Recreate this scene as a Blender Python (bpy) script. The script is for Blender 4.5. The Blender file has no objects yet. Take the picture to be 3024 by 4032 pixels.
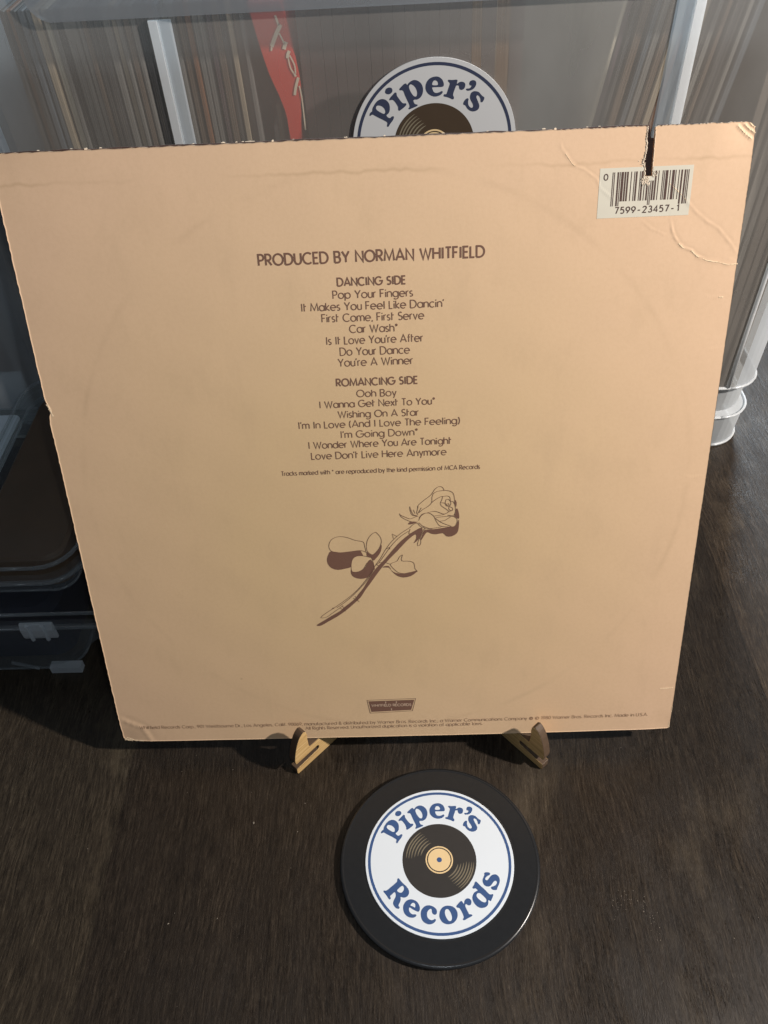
import bpy, bmesh, math, random
from math import sin, cos, pi, radians, hypot, tanh, exp, floor
from mathutils import Vector, Matrix
from mathutils.geometry import tessellate_polygon
import numpy as np

random.seed(7)
SC = bpy.context.scene
COL = SC.collection

# ------------------------------------------------------------------ camera
cam_d = bpy.data.cameras.new('camera')
cam = bpy.data.objects.new('camera', cam_d); COL.objects.link(cam)
PIT, YAW, ROLL = .7838, -.0378, -.0575
_fw = Vector((sin(YAW)*cos(PIT), cos(YAW)*cos(PIT), -sin(PIT)))
_rt = Vector((cos(YAW), -sin(YAW), 0)); _up = _rt.cross(_fw)
_c, _s = cos(ROLL), sin(ROLL)
_rt, _up = _c*_rt + _s*_up, -_s*_rt + _c*_up
cam.matrix_world = Matrix(((_rt.x, _up.x, -_fw.x, .0109), (_rt.y, _up.y, -_fw.y, -.2486), (_rt.z, _up.z, -_fw.z, .4483), (0, 0, 0, 1)))
cam_d.sensor_fit = 'VERTICAL'; cam_d.sensor_height = 24.0
cam_d.lens = 24.0*3286.1/4032.0
cam_d.clip_start = .01; cam_d.clip_end = 50
SC.camera = cam

# ------------------------------------------------------------------ light
world = bpy.data.worlds.new('World'); SC.world = world; world.use_nodes = True
bgn = world.node_tree.nodes['Background']
bgn.inputs[0].default_value = (.80, .88, 1.0, 1); bgn.inputs[1].default_value = .10

def lamp(name, loc, power, col, size):
    d = bpy.data.lights.new(name, 'POINT'); d.energy = power; d.color = col; d.shadow_soft_size = size
    o = bpy.data.objects.new(name, d); COL.objects.link(o); o.location = loc
    return o
lamp('table_lamp_bulb', (.84, -.22, .75), 68, (1.0, .91, .83), .022)
# the phone's own flash, beside the lens
lamp('phone_flash', (.0109+.018, -.2486+.004, .4483+.012), 1.3, (.84, .93, 1.0), .003)

def rear_fill(loc, target, power, col, sx, sy):
    d = bpy.data.lights.new('rear_fill_light', 'AREA'); d.energy = power; d.color = col; d.shape = 'RECTANGLE'; d.size = sx; d.size_y = sy
    o = bpy.data.objects.new('rear_fill_light', d); COL.objects.link(o); o.location = loc
    o.rotation_euler = (Vector(target)-Vector(loc)).to_track_quat('-Z', 'Y').to_euler()
rear_fill((.35, 1.75, 1.45), (.05, .3, .1), 44, (.78, .90, 1.0), .9, .7)  # unseen cool fill added behind, to brighten the crate plastic and ribs

SC.view_settings.view_transform = 'Standard'; SC.view_settings.look = 'None'
SC.view_settings.exposure = 0; SC.view_settings.gamma = 1
SC.render.engine = 'CYCLES'
SC.cycles.transparent_max_bounces = 24; SC.cycles.max_bounces = 8
SC.cycles.use_denoising = True
SC.cycles.caustics_reflective = False; SC.cycles.caustics_refractive = False

# ---- measured outlines (jacket prints in 0.01 mm, logo in thousandths of its radius)
LOGO_LETTERS = [
 [[(-789, 394), (-778, 416), (-755, 435), (-748, 469), (-718, 518), (-680, 556), (-635, 572), (-590, 562), (-553, 526), (-540, 484), (-543, 430), (-562, 396)
 , (-583, 379), (-570, 355), (-541, 343), (-518, 361), (-496, 361), (-494, 342), (-512, 308), (-542, 272), (-561, 242), (-575, 239), (-582, 254), (-575, 280)
 , (-586, 299), (-637, 330), (-681, 353), (-726, 379), (-755, 393), (-778, 380), (-789, 384)], [(-707, 472), (-699, 491), (-673, 498), (-635, 486), (-606, 458)
 , (-595, 424), (-603, 401), (-621, 398), (-658, 417), (-692, 441), (-705, 457)]],
 [[(-589, 649), (-581, 679), (-562, 696), (-535, 701), (-509, 691), (-501, 669), (-507, 646), (-529, 627), (-555, 623), (-578, 632)]],
 [[(-541, 565), (-526, 588), (-491, 622), (-472, 641), (-453, 633), (-450, 605), (-425, 566), (-396, 527), (-374, 511), (-344, 510), (-339, 491), (-364, 465)
 , (-405, 435), (-428, 425), (-439, 443), (-438, 466), (-452, 497), (-478, 536), (-500, 556), (-522, 555), (-537, 553)]],
 [[(-415, 683), (-391, 706), (-360, 733), (-337, 738), (-323, 720), (-307, 740), (-276, 763), (-238, 774), (-193, 761), (-156, 728), (-136, 677), (-139, 622)
 , (-162, 576), (-200, 550), (-242, 547), (-252, 535), (-246, 516), (-232, 496), (-203, 488), (-207, 473), (-241, 458), (-279, 444), (-305, 437), (-312, 448)
 , (-300, 467), (-303, 494), (-324, 541), (-349, 595), (-370, 650), (-389, 663), (-407, 662), (-415, 667)], [(-301, 708), (-285, 726), (-255, 717), (-226, 687)
 , (-208, 647), (-206, 608), (-218, 585), (-244, 589), (-266, 613), (-287, 649), (-300, 684)]],
 [[(-105, 696), (-91, 743), (-56, 782), (-9, 800), (44, 799), (88, 770), (109, 730), (112, 699), (98, 682), (46, 681), (-22, 680), (-21, 658), (-6, 627)
 , (23, 615), (61, 622), (85, 634), (99, 628), (98, 613), (75, 590), (33, 575), (-12, 576), (-63, 601), (-98, 645)], [(-25, 710), (-21, 737), (-4, 757)
 , (23, 756), (41, 736), (43, 708), (9, 703)]],
 [[(161, 749), (169, 759), (209, 755), (254, 757), (273, 752), (272, 734), (268, 712), (278, 713), (296, 726), (321, 731), (351, 723), (367, 703), (367, 677)
 , (355, 649), (330, 637), (306, 643), (295, 664), (294, 683), (282, 690), (264, 689), (256, 680), (242, 644), (230, 609), (225, 581), (236, 557), (232, 535)
 , (215, 533), (191, 546), (158, 559), (119, 570), (112, 581), (120, 596), (140, 595), (151, 610), (163, 646), (177, 687), (184, 713), (177, 728), (166, 739)]],
 [[(416, 707), (426, 733), (456, 743), (485, 734), (498, 711), (494, 680), (474, 649), (443, 630), (403, 624), (384, 633), (380, 646), (395, 650), (420, 651)
 , (438, 666), (442, 681), (422, 687)]],
 [[(431, 563), (440, 594), (466, 614), (501, 614), (534, 602), (561, 573), (582, 553), (600, 542), (601, 519), (586, 489), (571, 483), (559, 490), (557, 520)
 , (542, 551), (524, 566), (509, 562), (507, 541), (522, 506), (538, 470), (546, 440), (538, 407), (512, 386), (473, 379), (435, 390), (403, 415), (385, 443)
 , (374, 456), (355, 464), (351, 479), (363, 509), (387, 534), (406, 536), (413, 523), (409, 503), (411, 468), (424, 442), (447, 424), (467, 429), (471, 449)
 , (461, 477), (443, 507), (431, 538)]],
 [[(-571, -246), (-560, -235), (-543, -244), (-520, -275), (-481, -315), (-442, -354), (-423, -388), (-418, -421), (-433, -459), (-462, -480), (-496, -485)
 , (-524, -476), (-532, -482), (-530, -506), (-539, -538), (-556, -570), (-559, -589), (-546, -608), (-551, -621), (-571, -624), (-599, -610), (-623, -580)
 , (-631, -548), (-620, -515), (-600, -478), (-594, -445), (-602, -418), (-616, -415), (-642, -439), (-667, -460), (-664, -479), (-659, -493), (-673, -506)
 , (-687, -498), (-715, -454), (-737, -426), (-754, -409), (-754, -393), (-743, -388), (-726, -392), (-692, -375), (-640, -334), (-595, -296)
 , (-574, -274)], [(-576, -391), (-550, -364), (-516, -337), (-496, -337), (-485, -362), (-491, -392), (-511, -417), (-534, -422), (-557, -413)]],
 [[(-501, -620), (-495, -577), (-469, -537), (-429, -513), (-384, -509), (-340, -526), (-307, -553), (-286, -597), (-283, -634), (-294, -658), (-311, -664)
 , (-343, -652), (-382, -630), (-415, -610), (-425, -626), (-421, -658), (-400, -685), (-378, -696), (-350, -696), (-334, -700), (-334, -718), (-357, -733)
 , (-390, -738), (-434, -727), (-472, -700), (-494, -662)], [(-403, -584), (-383, -557), (-360, -553), (-344, -569), (-341, -590), (-348, -612), (-375, -598)]],
 [[(-275, -693), (-266, -650), (-236, -611), (-197, -590), (-152, -588), (-108, -605), (-76, -632), (-64, -664), (-71, -696), (-96, -706), (-123, -690)
 , (-129, -663), (-132, -639), (-143, -632), (-168, -644), (-189, -673), (-193, -715), (-181, -747), (-157, -766), (-132, -771), (-110, -764), (-96, -756)
 , (-82, -767), (-92, -790), (-123, -813), (-167, -823), (-216, -809), (-254, -777), (-271, -738)]],
 [[(-34, -699), (-23, -658), (5, -621), (45, -600), (89, -596), (137, -606), (174, -632), (196, -670), (201, -707), (191, -753), (165, -789), (133, -813)
 , (89, -824), (46, -822), (4, -803), (-22, -770), (-35, -736)], [(39, -671), (47, -649), (67, -638), (87, -645), (107, -673), (120, -706), (126, -743)
 , (120, -772), (102, -786), (79, -780), (57, -750), (45, -721), (39, -696)]],
 [[(192, -601), (220, -570), (251, -543), (266, -543), (278, -560), (286, -575), (295, -567), (299, -542), (320, -517), (347, -509), (373, -518), (389, -543)
 , (386, -573), (372, -594), (349, -597), (333, -589), (320, -580), (309, -588), (307, -609), (320, -643), (337, -681), (350, -706), (372, -708), (388, -717)
 , (385, -729), (360, -743), (316, -763), (284, -779), (269, -777), (263, -766), (276, -746), (271, -717), (257, -679), (237, -642), (225, -628), (204, -624)
 , (191, -612)]],
 [[(440, -338), (456, -304), (470, -295), (486, -309), (527, -353), (568, -393), (608, -436), (632, -460), (654, -465), (672, -459), (681, -470), (676, -489)
 , (657, -523), (646, -546), (633, -546), (615, -535), (609, -551), (609, -568), (595, -602), (565, -624), (517, -633), (474, -621), (437, -588), (414, -548)
 , (406, -510), (416, -467), (441, -433), (473, -415), (483, -408), (467, -391), (454, -384), (434, -388), (418, -379), (420, -364)], [(462, -472), (475, -451)
 , (500, -444), (523, -456), (559, -491), (583, -521), (585, -547), (568, -563), (540, -559), (511, -541), (483, -515), (467, -494)]],
 [[(558, -284), (567, -253), (583, -223), (589, -205), (588, -192), (602, -179), (636, -177), (658, -184), (665, -200), (655, -215), (632, -224), (608, -241)
 , (595, -263), (600, -278), (618, -281), (637, -268), (657, -242), (686, -216), (727, -206), (762, -220), (781, -249), (786, -288), (773, -331), (754, -366)
 , (741, -387), (737, -404), (716, -411), (682, -406), (663, -390), (660, -377), (672, -366), (699, -360), (727, -344), (743, -322), (743, -300), (728, -291)
 , (705, -300), (680, -330), (655, -355), (628, -364), (598, -359), (573, -341), (560, -310)]],
]
ROSE_FILLS = [
 [(12911, 12283), (13371, 12192), (13922, 12236), (14390, 12271), (14466, 12155), (14538, 11964), (14347, 11971), (14067, 11886), (13914, 11606), (13881, 11321)
 , (13588, 11235), (13196, 11171), (12871, 11291), (12696, 11552), (12672, 11838), (12774, 12118)],
 [(13875, 11225), (13911, 11064), (14130, 11024), (14412, 11111), (14644, 11327), (14768, 11609), (14912, 11731), (15039, 11505), (15107, 11184), (15019, 11059)
 , (14841, 10807), (14667, 10652), (14330, 10598), (14002, 10706), (13859, 10937)],
 [(14742, 12209), (14845, 12067), (15062, 12022), (15292, 12253), (15491, 12589), (15499, 12371), (15393, 12061), (15160, 11754), (15046, 11663), (14944, 11825)
 , (14837, 11891), (14719, 11958)],
 [(17392, 13428), (17009, 13184), (16677, 12919), (16341, 12591), (15942, 12106), (15626, 11707), (15367, 11430), (15105, 11120), (14836, 10711), (14623, 10329)
 , (14439, 10008), (14168, 9655), (13985, 9396), (13687, 9126), (13390, 8882), (13148, 8647), (12672, 8351), (12253, 8072), (11860, 7811), (11884, 7741)
 , (12086, 7755), (12476, 7996), (12954, 8288), (13432, 8645), (13852, 9034), (14270, 9453), (14546, 9906), (14817, 10290), (15115, 10734), (15469, 11236)
 , (15874, 11730), (16272, 12157), (16612, 12551), (16892, 12850), (17239, 13115), (17272, 12868), (17130, 12614), (17295, 12713), (17435, 12924), (17606, 13347)
 , (17554, 13471)],
 [(17740, 13343), (18145, 13371), (18576, 13424), (18845, 13463), (19221, 13505), (19356, 13682), (19436, 13890), (19420, 13407), (19329, 13105), (19058, 12931)
 , (18788, 12952), (18628, 13129), (18303, 13079), (18034, 13119), (17830, 13217), (17653, 12978), (17513, 12737), (17533, 12921), (17629, 13163)],
 [(19271, 14434), (19356, 14491), (19436, 14190), (19436, 13920), (19265, 14016), (19196, 14091), (19265, 14226)],
 [(19234, 14997), (19319, 14817), (19287, 14582), (19234, 14732)],
 [(15831, 11319), (15960, 11059), (16176, 10892), (16562, 10834), (16896, 10900), (17258, 10997), (17228, 10888), (16945, 10673), (16555, 10602), (16226, 10729)
 , (15985, 10994), (15828, 11224), (15524, 11234), (15582, 11308)],
 [(16887, 13706), (16998, 13841), (17346, 13817), (17183, 13726), (16994, 13690)],
]
ROSE_LINES = [
 [(12823, 12586), (12894, 12832), (13099, 13041), (13430, 13122), (13806, 13048), (14177, 12881), (14579, 12775), (14649, 12524), (14699, 12210)],
 [(12823, 12586), (12864, 12397), (12992, 12268), (13371, 12192), (13922, 12236), (14363, 12284), (14633, 12212), (14844, 12048), (14947, 11888), (15042, 11568)
 , (15080, 11185)],
 [(15246, 13324), (15436, 13085), (15516, 12805), (15438, 12497), (15292, 12253), (15062, 12022), (14901, 12078), (14756, 12271), (14753, 12645), (14862, 12981)
 , (15062, 13220), (15246, 13324)],
 [(14918, 11857), (14620, 11949), (14292, 11973), (14038, 11855), (13925, 11606), (13896, 11288), (13937, 11044), (14242, 11033), (14527, 11203), (14709, 11516)
 , (14939, 11730)],
 [(16540, 11960), (16399, 11839), (16254, 11591), (15918, 11424), (16127, 11086), (16342, 10899), (16617, 10845), (16896, 10900), (17284, 10932), (17177, 11114)
 , (17130, 11435), (16913, 11569), (16502, 11614), (16567, 11959)],
 [(16990, 13520), (16633, 13289), (16301, 13024), (15962, 12666), (15674, 12240), (15437, 11808), (15143, 11374), (14844, 10872), (14544, 10429), (14186, 9984)
 , (13769, 9569), (13295, 9186), (12819, 8833), (12400, 8543), (12127, 8315), (12151, 8246), (12441, 8305), (12862, 8630), (13339, 8984)],
 [(16904, 13310), (16518, 13048), (16182, 12720), (15897, 12357), (15607, 11928), (15314, 11496)],
 [(15019, 11059), (14659, 10490), (14301, 10045), (13824, 9534), (13347, 9117), (12991, 8861)],
 [(16134, 12907), (16079, 13185), (16312, 13036)],
 [(15759, 12331), (15899, 12419), (15933, 12306)],
 [(13994, 9562), (14200, 9189), (13903, 9432)],
 [(13283, 8986), (13448, 8631), (13133, 8856)],
 [(12729, 8769), (12793, 8868), (12845, 8799)],
 [(15309, 11369), (15228, 11403), (15315, 11508), (15592, 11550), (15918, 11424)],
 [(17389, 14558), (17419, 14735), (17690, 14992), (18011, 15245), (18145, 15415), (18253, 15586), (18438, 15724), (18622, 15689), (18715, 15512)],
 [(18171, 15356), (18357, 15466), (18699, 15512), (18962, 15474), (19146, 15351), (19214, 15086), (19224, 14850), (19266, 14494), (19249, 14256), (19142, 14110)
 , (18876, 14149)],
 [(18171, 15356), (18104, 15124), (18085, 14860), (17896, 14660), (17627, 14491), (17437, 14319)],
 [(18085, 14860), (18326, 15058), (18618, 15194), (18589, 14990), (18525, 14845), (18560, 14696), (18692, 14573), (18851, 14449), (18919, 14327), (18689, 14216)
 , (18371, 14346), (18158, 14383), (17837, 14305), (17623, 14252), (17458, 14048)],
 [(18617, 15177), (18855, 15204), (18987, 15123), (19023, 14916), (19144, 14882), (19223, 14732)],
 [(18801, 15012), (18933, 15007), (19038, 14827), (18985, 14652), (18825, 14657), (18757, 14807), (18801, 15012)],
 [(18853, 14775), (18932, 14784), (18958, 14670)],
 [(18562, 14844), (18747, 14808), (18905, 14654), (19117, 14529), (19090, 14381), (18957, 14445), (18931, 14594)],
 [(17429, 13899), (17540, 14135), (17784, 14295), (17997, 14269), (18181, 14113), (18285, 13869), (18417, 13623), (18577, 13527), (18953, 13484), (19221, 13505)
 , (19340, 13713), (19329, 13924), (19142, 14068), (18795, 14080), (18314, 14037)],
 [(18234, 14022), (18472, 13803), (18686, 13675), (19060, 13510)],
 [(18472, 13815), (18740, 13854), (19035, 14054)],
 [(18181, 14113), (18689, 14186), (19143, 14439)],
 [(17426, 13778), (17610, 13590), (17877, 13460), (18038, 13424), (18577, 13497)],
 [(17609, 13530), (17769, 13415), (18091, 13392)],
 [(16476, 14322), (16527, 14230), (16764, 14102), (17002, 14004), (17299, 14114), (17407, 14128)],
 [(16476, 14322), (16551, 14139), (16813, 13950), (17079, 13838), (17373, 13810)],
 [(16993, 14691), (17092, 14390), (17195, 14207), (17381, 14201)],
 [(16993, 14691), (17014, 14452), (17115, 14210), (17353, 14142)],
 [(17175, 14506), (17250, 14295)],
 [(17418, 14676), (17331, 14322), (17409, 14230)],
 [(17576, 14611), (17411, 14319)],
 [(16990, 13520), (17128, 13667), (17345, 13751), (17476, 13595), (17582, 13500), (17499, 13412), (17227, 13299), (16927, 13157), (16988, 13429)],
 [(17715, 13435), (17548, 13166), (17434, 12863), (17348, 12619), (17344, 12464), (17454, 12491), (17512, 12675), (17489, 12922), (17602, 13164), (17741, 13373)],
]
TEXT_LINES = [
 ('PRODUCED BY NORMAN WHITFIELD', 10704, 26560, 20550, 26571, 467, 1.9),
 ('DANCING SIDE', 14074, 25561, 17120, 25555, 347, 1.7),
 ('Pop Your Fingers', 13852, 25019, 17417, 25004, 345, 1),
 ("It Makes You Feel Like Dancin'", 12405, 24508, 18770, 24487, 349, 1),
 ('First Come, First Serve', 13292, 23993, 17888, 23981, 353, 1),
 ('Car Wash*', 14501, 23476, 16699, 23471, 350, 1),
 ("Is It Love You're After", 13409, 22969, 17825, 22969, 354, 1),
 ('Do Your Dance', 14011, 22447, 17210, 22440, 359, 1),
 ("You're A Winner", 13893, 21938, 17344, 21939, 363, 1),
 ('ROMANCING SIDE', 13744, 21001, 17545, 21004, 349, 1.7),
 ('Ooh Boy', 14660, 20453, 16538, 20442, 339, 1),
 ('I Wanna Get Next To You*', 12883, 19960, 18326, 19972, 336, 1),
 ('Wishing On A Star', 13726, 19453, 17553, 19439, 339, 1),
 ("I'm In Love (And I Love The Feeling)", 11811, 18966, 19481, 18956, 343, 1),
 ("I'm Going Down*", 13786, 18437, 17491, 18453, 347, 1),
 ('I Wonder Where You Are Tonight', 12206, 17932, 19079, 17951, 351, 1),
 ("Love Don't Live Here Anymore", 12310, 17375, 18840, 17380, 356, 1),
 ('Tracks marked with * are reproduced by the kind permission of MCA Records', 10779, 16566, 20455, 16598, 232, 1),
 ('Whitfield Records Corp., 901 Westbourne Dr., Los Angeles, Calif. 90069, manufactured & distributed by Warner Bros. Records Inc., a Warner Communications Company @ # 1980 Warner Bros. Records Inc. Made in U.S.A.', 1109, 913, 30114, 986, 224, 1.3),
 ('All Rights Reserved. Unauthorized duplication is a violation of applicable laws.', 10653, 621, 20780, 684, 224, 1.3),
]
CREASES = [
 [(23564, 30973), (23605, 30760), (23822, 30485), (24073, 30154), (24284, 30011), (24580, 29918), (24886, 29689), (25132, 29516), (25274, 29181), (25711, 28832)
 , (25936, 28600)],
 [(27934, 29407), (28380, 29061), (28772, 28714), (29111, 28338), (29445, 28016), (29906, 27657), (30422, 27352), (30769, 26993), (31052, 26691), (31384, 26269)],
 [(28344, 27831), (28492, 27310), (28609, 27075), (28820, 26805), (29022, 26622), (29398, 26491), (29670, 26245), (30118, 26050), (30677, 25940), (31054, 25837)
 , (31476, 25851)],
 [(27100, 27822), (27552, 27461), (27989, 27272), (28242, 27147)],
 [(31016, 26105), (31402, 25943)],
 [(30660, 31348), (30987, 31050), (31370, 30773)],
 [(30935, 31389), (31194, 31172), (31475, 31005)],
 [(31154, 31432), (31288, 31298), (31470, 31213)],
 [(30232, 24510), (31049, 24435)],
 [(30682, 22115), (31443, 22204)],
 [(30436, 15767), (30924, 15777), (31378, 15856)],
 [(30593, 2893), (31358, 2922)],
 [(69, 1673), (1268, 984), (1683, -70)],
]
NOTCH = [
 (27076, 31567),
 (27129, 31044),
 (27105, 30143),
 (27133, 29575),
 (27453, 29562),
 (27380, 31087),
 (27368, 31477),
]
BARLABEL = [
 (25218, 29920),
 (29087, 29932),
 (29095, 27984),
 (25278, 27937),
]
BARQUAD = [
 (25753, 29753),
 (28947, 29759),
 (28951, 28439),
 (25792, 28409),
]
BARDIG = [
 (26017, 28119),
 (28693, 28135),
 (25996, 28373),
 (25445, 29460),
 (25614, 29459),
 (25425, 29712),
]
PLATE = [
 (14267, 2656),
 (17034, 2713),
 (16827, 1817),
 (14408, 1709),
]
EDGE_MARKS = [
 (-17, 20651),
 (-27, 19956),
 (177, 19885),
]
# ------------------------------------------------------------------ helpers
def link(name, me, m=None, parent=None):
    o = bpy.data.objects.new(name, me); COL.objects.link(o)
    if m and not me.materials: me.materials.append(m)
    if parent: o.parent = parent
    return o
def tag(o, label=None, cat=None, group=None, kind=None):
    for k, v in (('label', label), ('category', cat), ('group', group), ('kind', kind)):
        if v: o[k] = v
    return o
def empty(name, loc, label, cat, rot=(0, 0, 0), group=None):
    o = bpy.data.objects.new(name, None); COL.objects.link(o)
    o.location = loc; o.rotation_euler = rot; o.empty_display_size = .01
    return tag(o, label, cat, group)
class MB:
    def __init__(s): s.v = []; s.f = []
    def add(s, vs, fs):
        n = len(s.v); s.v += [tuple(p) for p in vs]; s.f += [tuple(i+n for i in f) for f in fs]
    def box(s, x0, x1, y0, y1, z0, z1):
        s.add([(x, y, z) for z in (z0, z1) for y in (y0, y1) for x in (x0, x1)],
              [(0, 2, 3, 1), (4, 5, 7, 6), (0, 1, 5, 4), (2, 6, 7, 3), (0, 4, 6, 2), (1, 3, 7, 5)])
    def poly(s, rings, z):
        pts = [p for r in rings for p in r]
        tris = tessellate_polygon([[Vector((p[0], p[1], 0)) for p in r] for r in rings])
        fs = []
        for t in tris:
            a, b, c = (pts[i] for i in t)
            cr = (b[0]-a[0])*(c[1]-a[1])-(b[1]-a[1])*(c[0]-a[0])
            if abs(cr) < 1e-14: continue
            fs.append(t if cr > 0 else (t[0], t[2], t[1]))
        s.add([(p[0], p[1], z(p[0], p[1]) if callable(z) else z) for p in pts], fs)
    def stroke(s, pts, w, z, closed=False):
        """flat ribbon of width w along a polyline, in the plane z"""
        P = [pts[0]]
        for p in pts[1:]:
            if hypot(p[0]-P[-1][0], p[1]-P[-1][1]) > 1e-7: P.append(p)
        n = len(P)
        if n < 2: return
        vs = []
        for i in range(n):
            a = P[i-1] if i else None; b = P[i+1] if i < n-1 else None
            d1 = Vector((P[i][0]-a[0], P[i][1]-a[1])).normalized() if a else None
            d2 = Vector((b[0]-P[i][0], b[1]-P[i][1])).normalized() if b else None
            d = d1 if d2 is None else d2 if d1 is None else (d1+d2)
            if d.length < .3: d = d1
            d = d.normalized(); nn = Vector((-d.y, d.x))
            k = 1.0
            if d1 is not None and d2 is not None:
                k = min(1/max(.45, abs(nn.dot(Vector((-d1.y, d1.x))))), 1.9)
            ex = Vector((0, 0))
            for sg in (1, -1):
                x = P[i][0]+nn.x*sg*w*k/2+ex.x; y = P[i][1]+nn.y*sg*w*k/2+ex.y
                vs.append((x, y, z(x, y) if callable(z) else z))
        s.add(vs, [(2*i+1, 2*i+3, 2*i+2, 2*i) for i in range(n-1)])
    def tube(s, pts, r, seg=8):
        pts = [Vector(p) for p in pts]; n = len(pts); vs = []; fs = []
        for i, p in enumerate(pts):
            d = (pts[min(i+1, n-1)]-pts[max(i-1, 0)]).normalized()
            u = d.orthogonal().normalized() if i == 0 else (u-d*u.dot(d)).normalized()
            w = d.cross(u)
            for k in range(seg):
                a = 2*pi*k/seg; vs.append(p+(u*cos(a)+w*sin(a))*r)
        for i in range(n-1):
            for k in range(seg):
                k2 = (k+1) % seg; fs.append((i*seg+k, i*seg+k2, (i+1)*seg+k2, (i+1)*seg+k))
        fs.append(tuple(range(seg))[::-1]); fs.append(tuple((n-1)*seg+k for k in range(seg)))
        s.add(vs, fs)
    def prism(s, poly, a, b, fa):
        """polygon swept between offsets a and b; fa(p, t) -> 3D point"""
        n = len(poly)
        tris = tessellate_polygon([[Vector((p[0], p[1], 0)) for p in poly]])
        s.add([fa(p, a) for p in poly]+[fa(p, b) for p in poly],
              [tuple(t) for t in tris]+[tuple(i+n for i in t)[::-1] for t in tris]+[(i, (i+1) % n, (i+1) % n+n, i+n) for i in range(n)])
    def lathe(s, prof, seg=96, cap=True):
        n = len(prof); vs = [(r*cos(2*pi*k/seg), r*sin(2*pi*k/seg), z) for r, z in prof for k in range(seg)]
        fs = [(i*seg+k, i*seg+(k+1) % seg, (i+1)*seg+(k+1) % seg, (i+1)*seg+k) for i in range(n-1) for k in range(seg)]
        if cap:
            fs.append(tuple(range(seg))[::-1]); fs.append(tuple((n-1)*seg+k for k in range(seg)))
        s.add(vs, fs)
    def loft(s, secs, cap0=False, cap1=False):
        n = len(secs[0]); vs = [p for sc in secs for p in sc]
        fs = [(i*n+k, i*n+(k+1) % n, (i+1)*n+(k+1) % n, (i+1)*n+k) for i in range(len(secs)-1) for k in range(n)]
        if cap0: fs.append(tuple(range(n))[::-1])
        if cap1: fs.append(tuple((len(secs)-1)*n+k for k in range(n)))
        s.add(vs, fs)
    def build(s, name, m, parent=None, smooth=False, fix=False):
        me = bpy.data.meshes.new(name); me.from_pydata(s.v, [], s.f)
        if fix:
            bm = bmesh.new(); bm.from_mesh(me); bmesh.ops.recalc_face_normals(bm, faces=bm.faces); bm.to_mesh(me); bm.free()
        if smooth: me.polygons.foreach_set('use_smooth', [True]*len(me.polygons))
        me.update()
        return link(name, me, m, parent)
def rrect(x0, x1, y0, y1, r, z, seg=6):
    """rounded rectangle, counter-clockwise"""
    out = []
    for cx, cy, a0 in ((x1-r, y0+r, -pi/2), (x1-r, y1-r, 0), (x0+r, y1-r, pi/2), (x0+r, y0+r, pi)):
        for k in range(seg+1):
            a = a0+pi/2*k/seg; out.append((cx+r*cos(a), cy+r*sin(a), z))
    return out
def sm(pts, n=3, closed=True):
    """Catmull-Rom"""
    N = len(pts); out = []
    rng = range(N if closed else N-1)
    for i in rng:
        g = (lambda k: pts[k % N]) if closed else (lambda k: pts[max(0, min(N-1, k))])
        a, b, c, d = g(i-1), g(i), g(i+1), g(i+2)
        for k in range(n):
            t = k/n; t2 = t*t; t3 = t2*t
            out.append(tuple(.5*((2*b[j])+(-a[j]+c[j])*t+(2*a[j]-5*b[j]+4*c[j]-d[j])*t2+(-a[j]+3*b[j]-3*c[j]+d[j])*t3) for j in range(2)))
    if not closed: out.append(tuple(pts[-1]))
    return out

# ------------------------------------------------------------------ materials
class Mat:
    def __init__(s, name):
        s.m = bpy.data.materials.new(name); s.m.use_nodes = True; s.t = s.m.node_tree; s.n = s.t.nodes; s.l = s.t.links
        s.b = s.n['Principled BSDF']; s.out = s.n['Material Output']; s.tc = None
    def new(s, typ, **kw):
        n = s.n.new(typ)
        for k, v in kw.items():
            if k.startswith('_'): setattr(n, k[1:], v)
            else: n.inputs[k.replace('__', ' ')].default_value = v
        return n
    def coords(s, scale=(1, 1, 1), rot=(0, 0, 0)):
        if not s.tc: s.tc = s.new('ShaderNodeTexCoord')
        mp = s.new('ShaderNodeMapping'); mp.inputs['Scale'].default_value = scale; mp.inputs['Rotation'].default_value = rot
        s.l.new(s.tc.outputs['Object'], mp.inputs[0]); return mp.outputs[0]
    def noise(s, co, scale, detail=3, rough=.55):
        n = s.new('ShaderNodeTexNoise', Scale=scale, Detail=detail, Roughness=rough); s.l.new(co, n.inputs['Vector']); return n.outputs[0]
    def ramp(s, fac, stops):
        r = s.new('ShaderNodeValToRGB'); e = r.color_ramp.elements
        while len(e) < len(stops): e.new(.5)
        for i, (p, c) in enumerate(stops):
            e[i].position = p; e[i].color = (*c, 1) if len(c) == 3 else c
        s.l.new(fac, r.inputs[0]); return r.outputs[0]
    def mix(s, fac, a, b, typ='MIX'):
        n = s.new('ShaderNodeMix', _data_type='RGBA', _blend_type=typ)
        for k, v in ((0, fac), (6, a), (7, b)):
            if isinstance(v, (int, float)): n.inputs[k].default_value = v
            elif isinstance(v, tuple): n.inputs[k].default_value = (*v, 1)
            else: s.l.new(v, n.inputs[k])
        return n.outputs[2]
    def math(s, op, a, b=0.):
        n = s.new('ShaderNodeMath', _operation=op)
        for k, v in ((0, a), (1, b)):
            if isinstance(v, (int, float)): n.inputs[k].default_value = v
            else: s.l.new(v, n.inputs[k])
        return n.outputs[0]
    def bump(s, h, strength, dist):
        n = s.new('ShaderNodeBump', Strength=strength, Distance=dist); s.l.new(h, n.inputs['Height']); s.l.new(n.outputs[0], s.b.inputs['Normal']); return n
    def base(s, c):
        if isinstance(c, tuple): s.b.inputs['Base Color'].default_value = (*c, 1)
        else: s.l.new(c, s.b.inputs['Base Color'])
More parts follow.
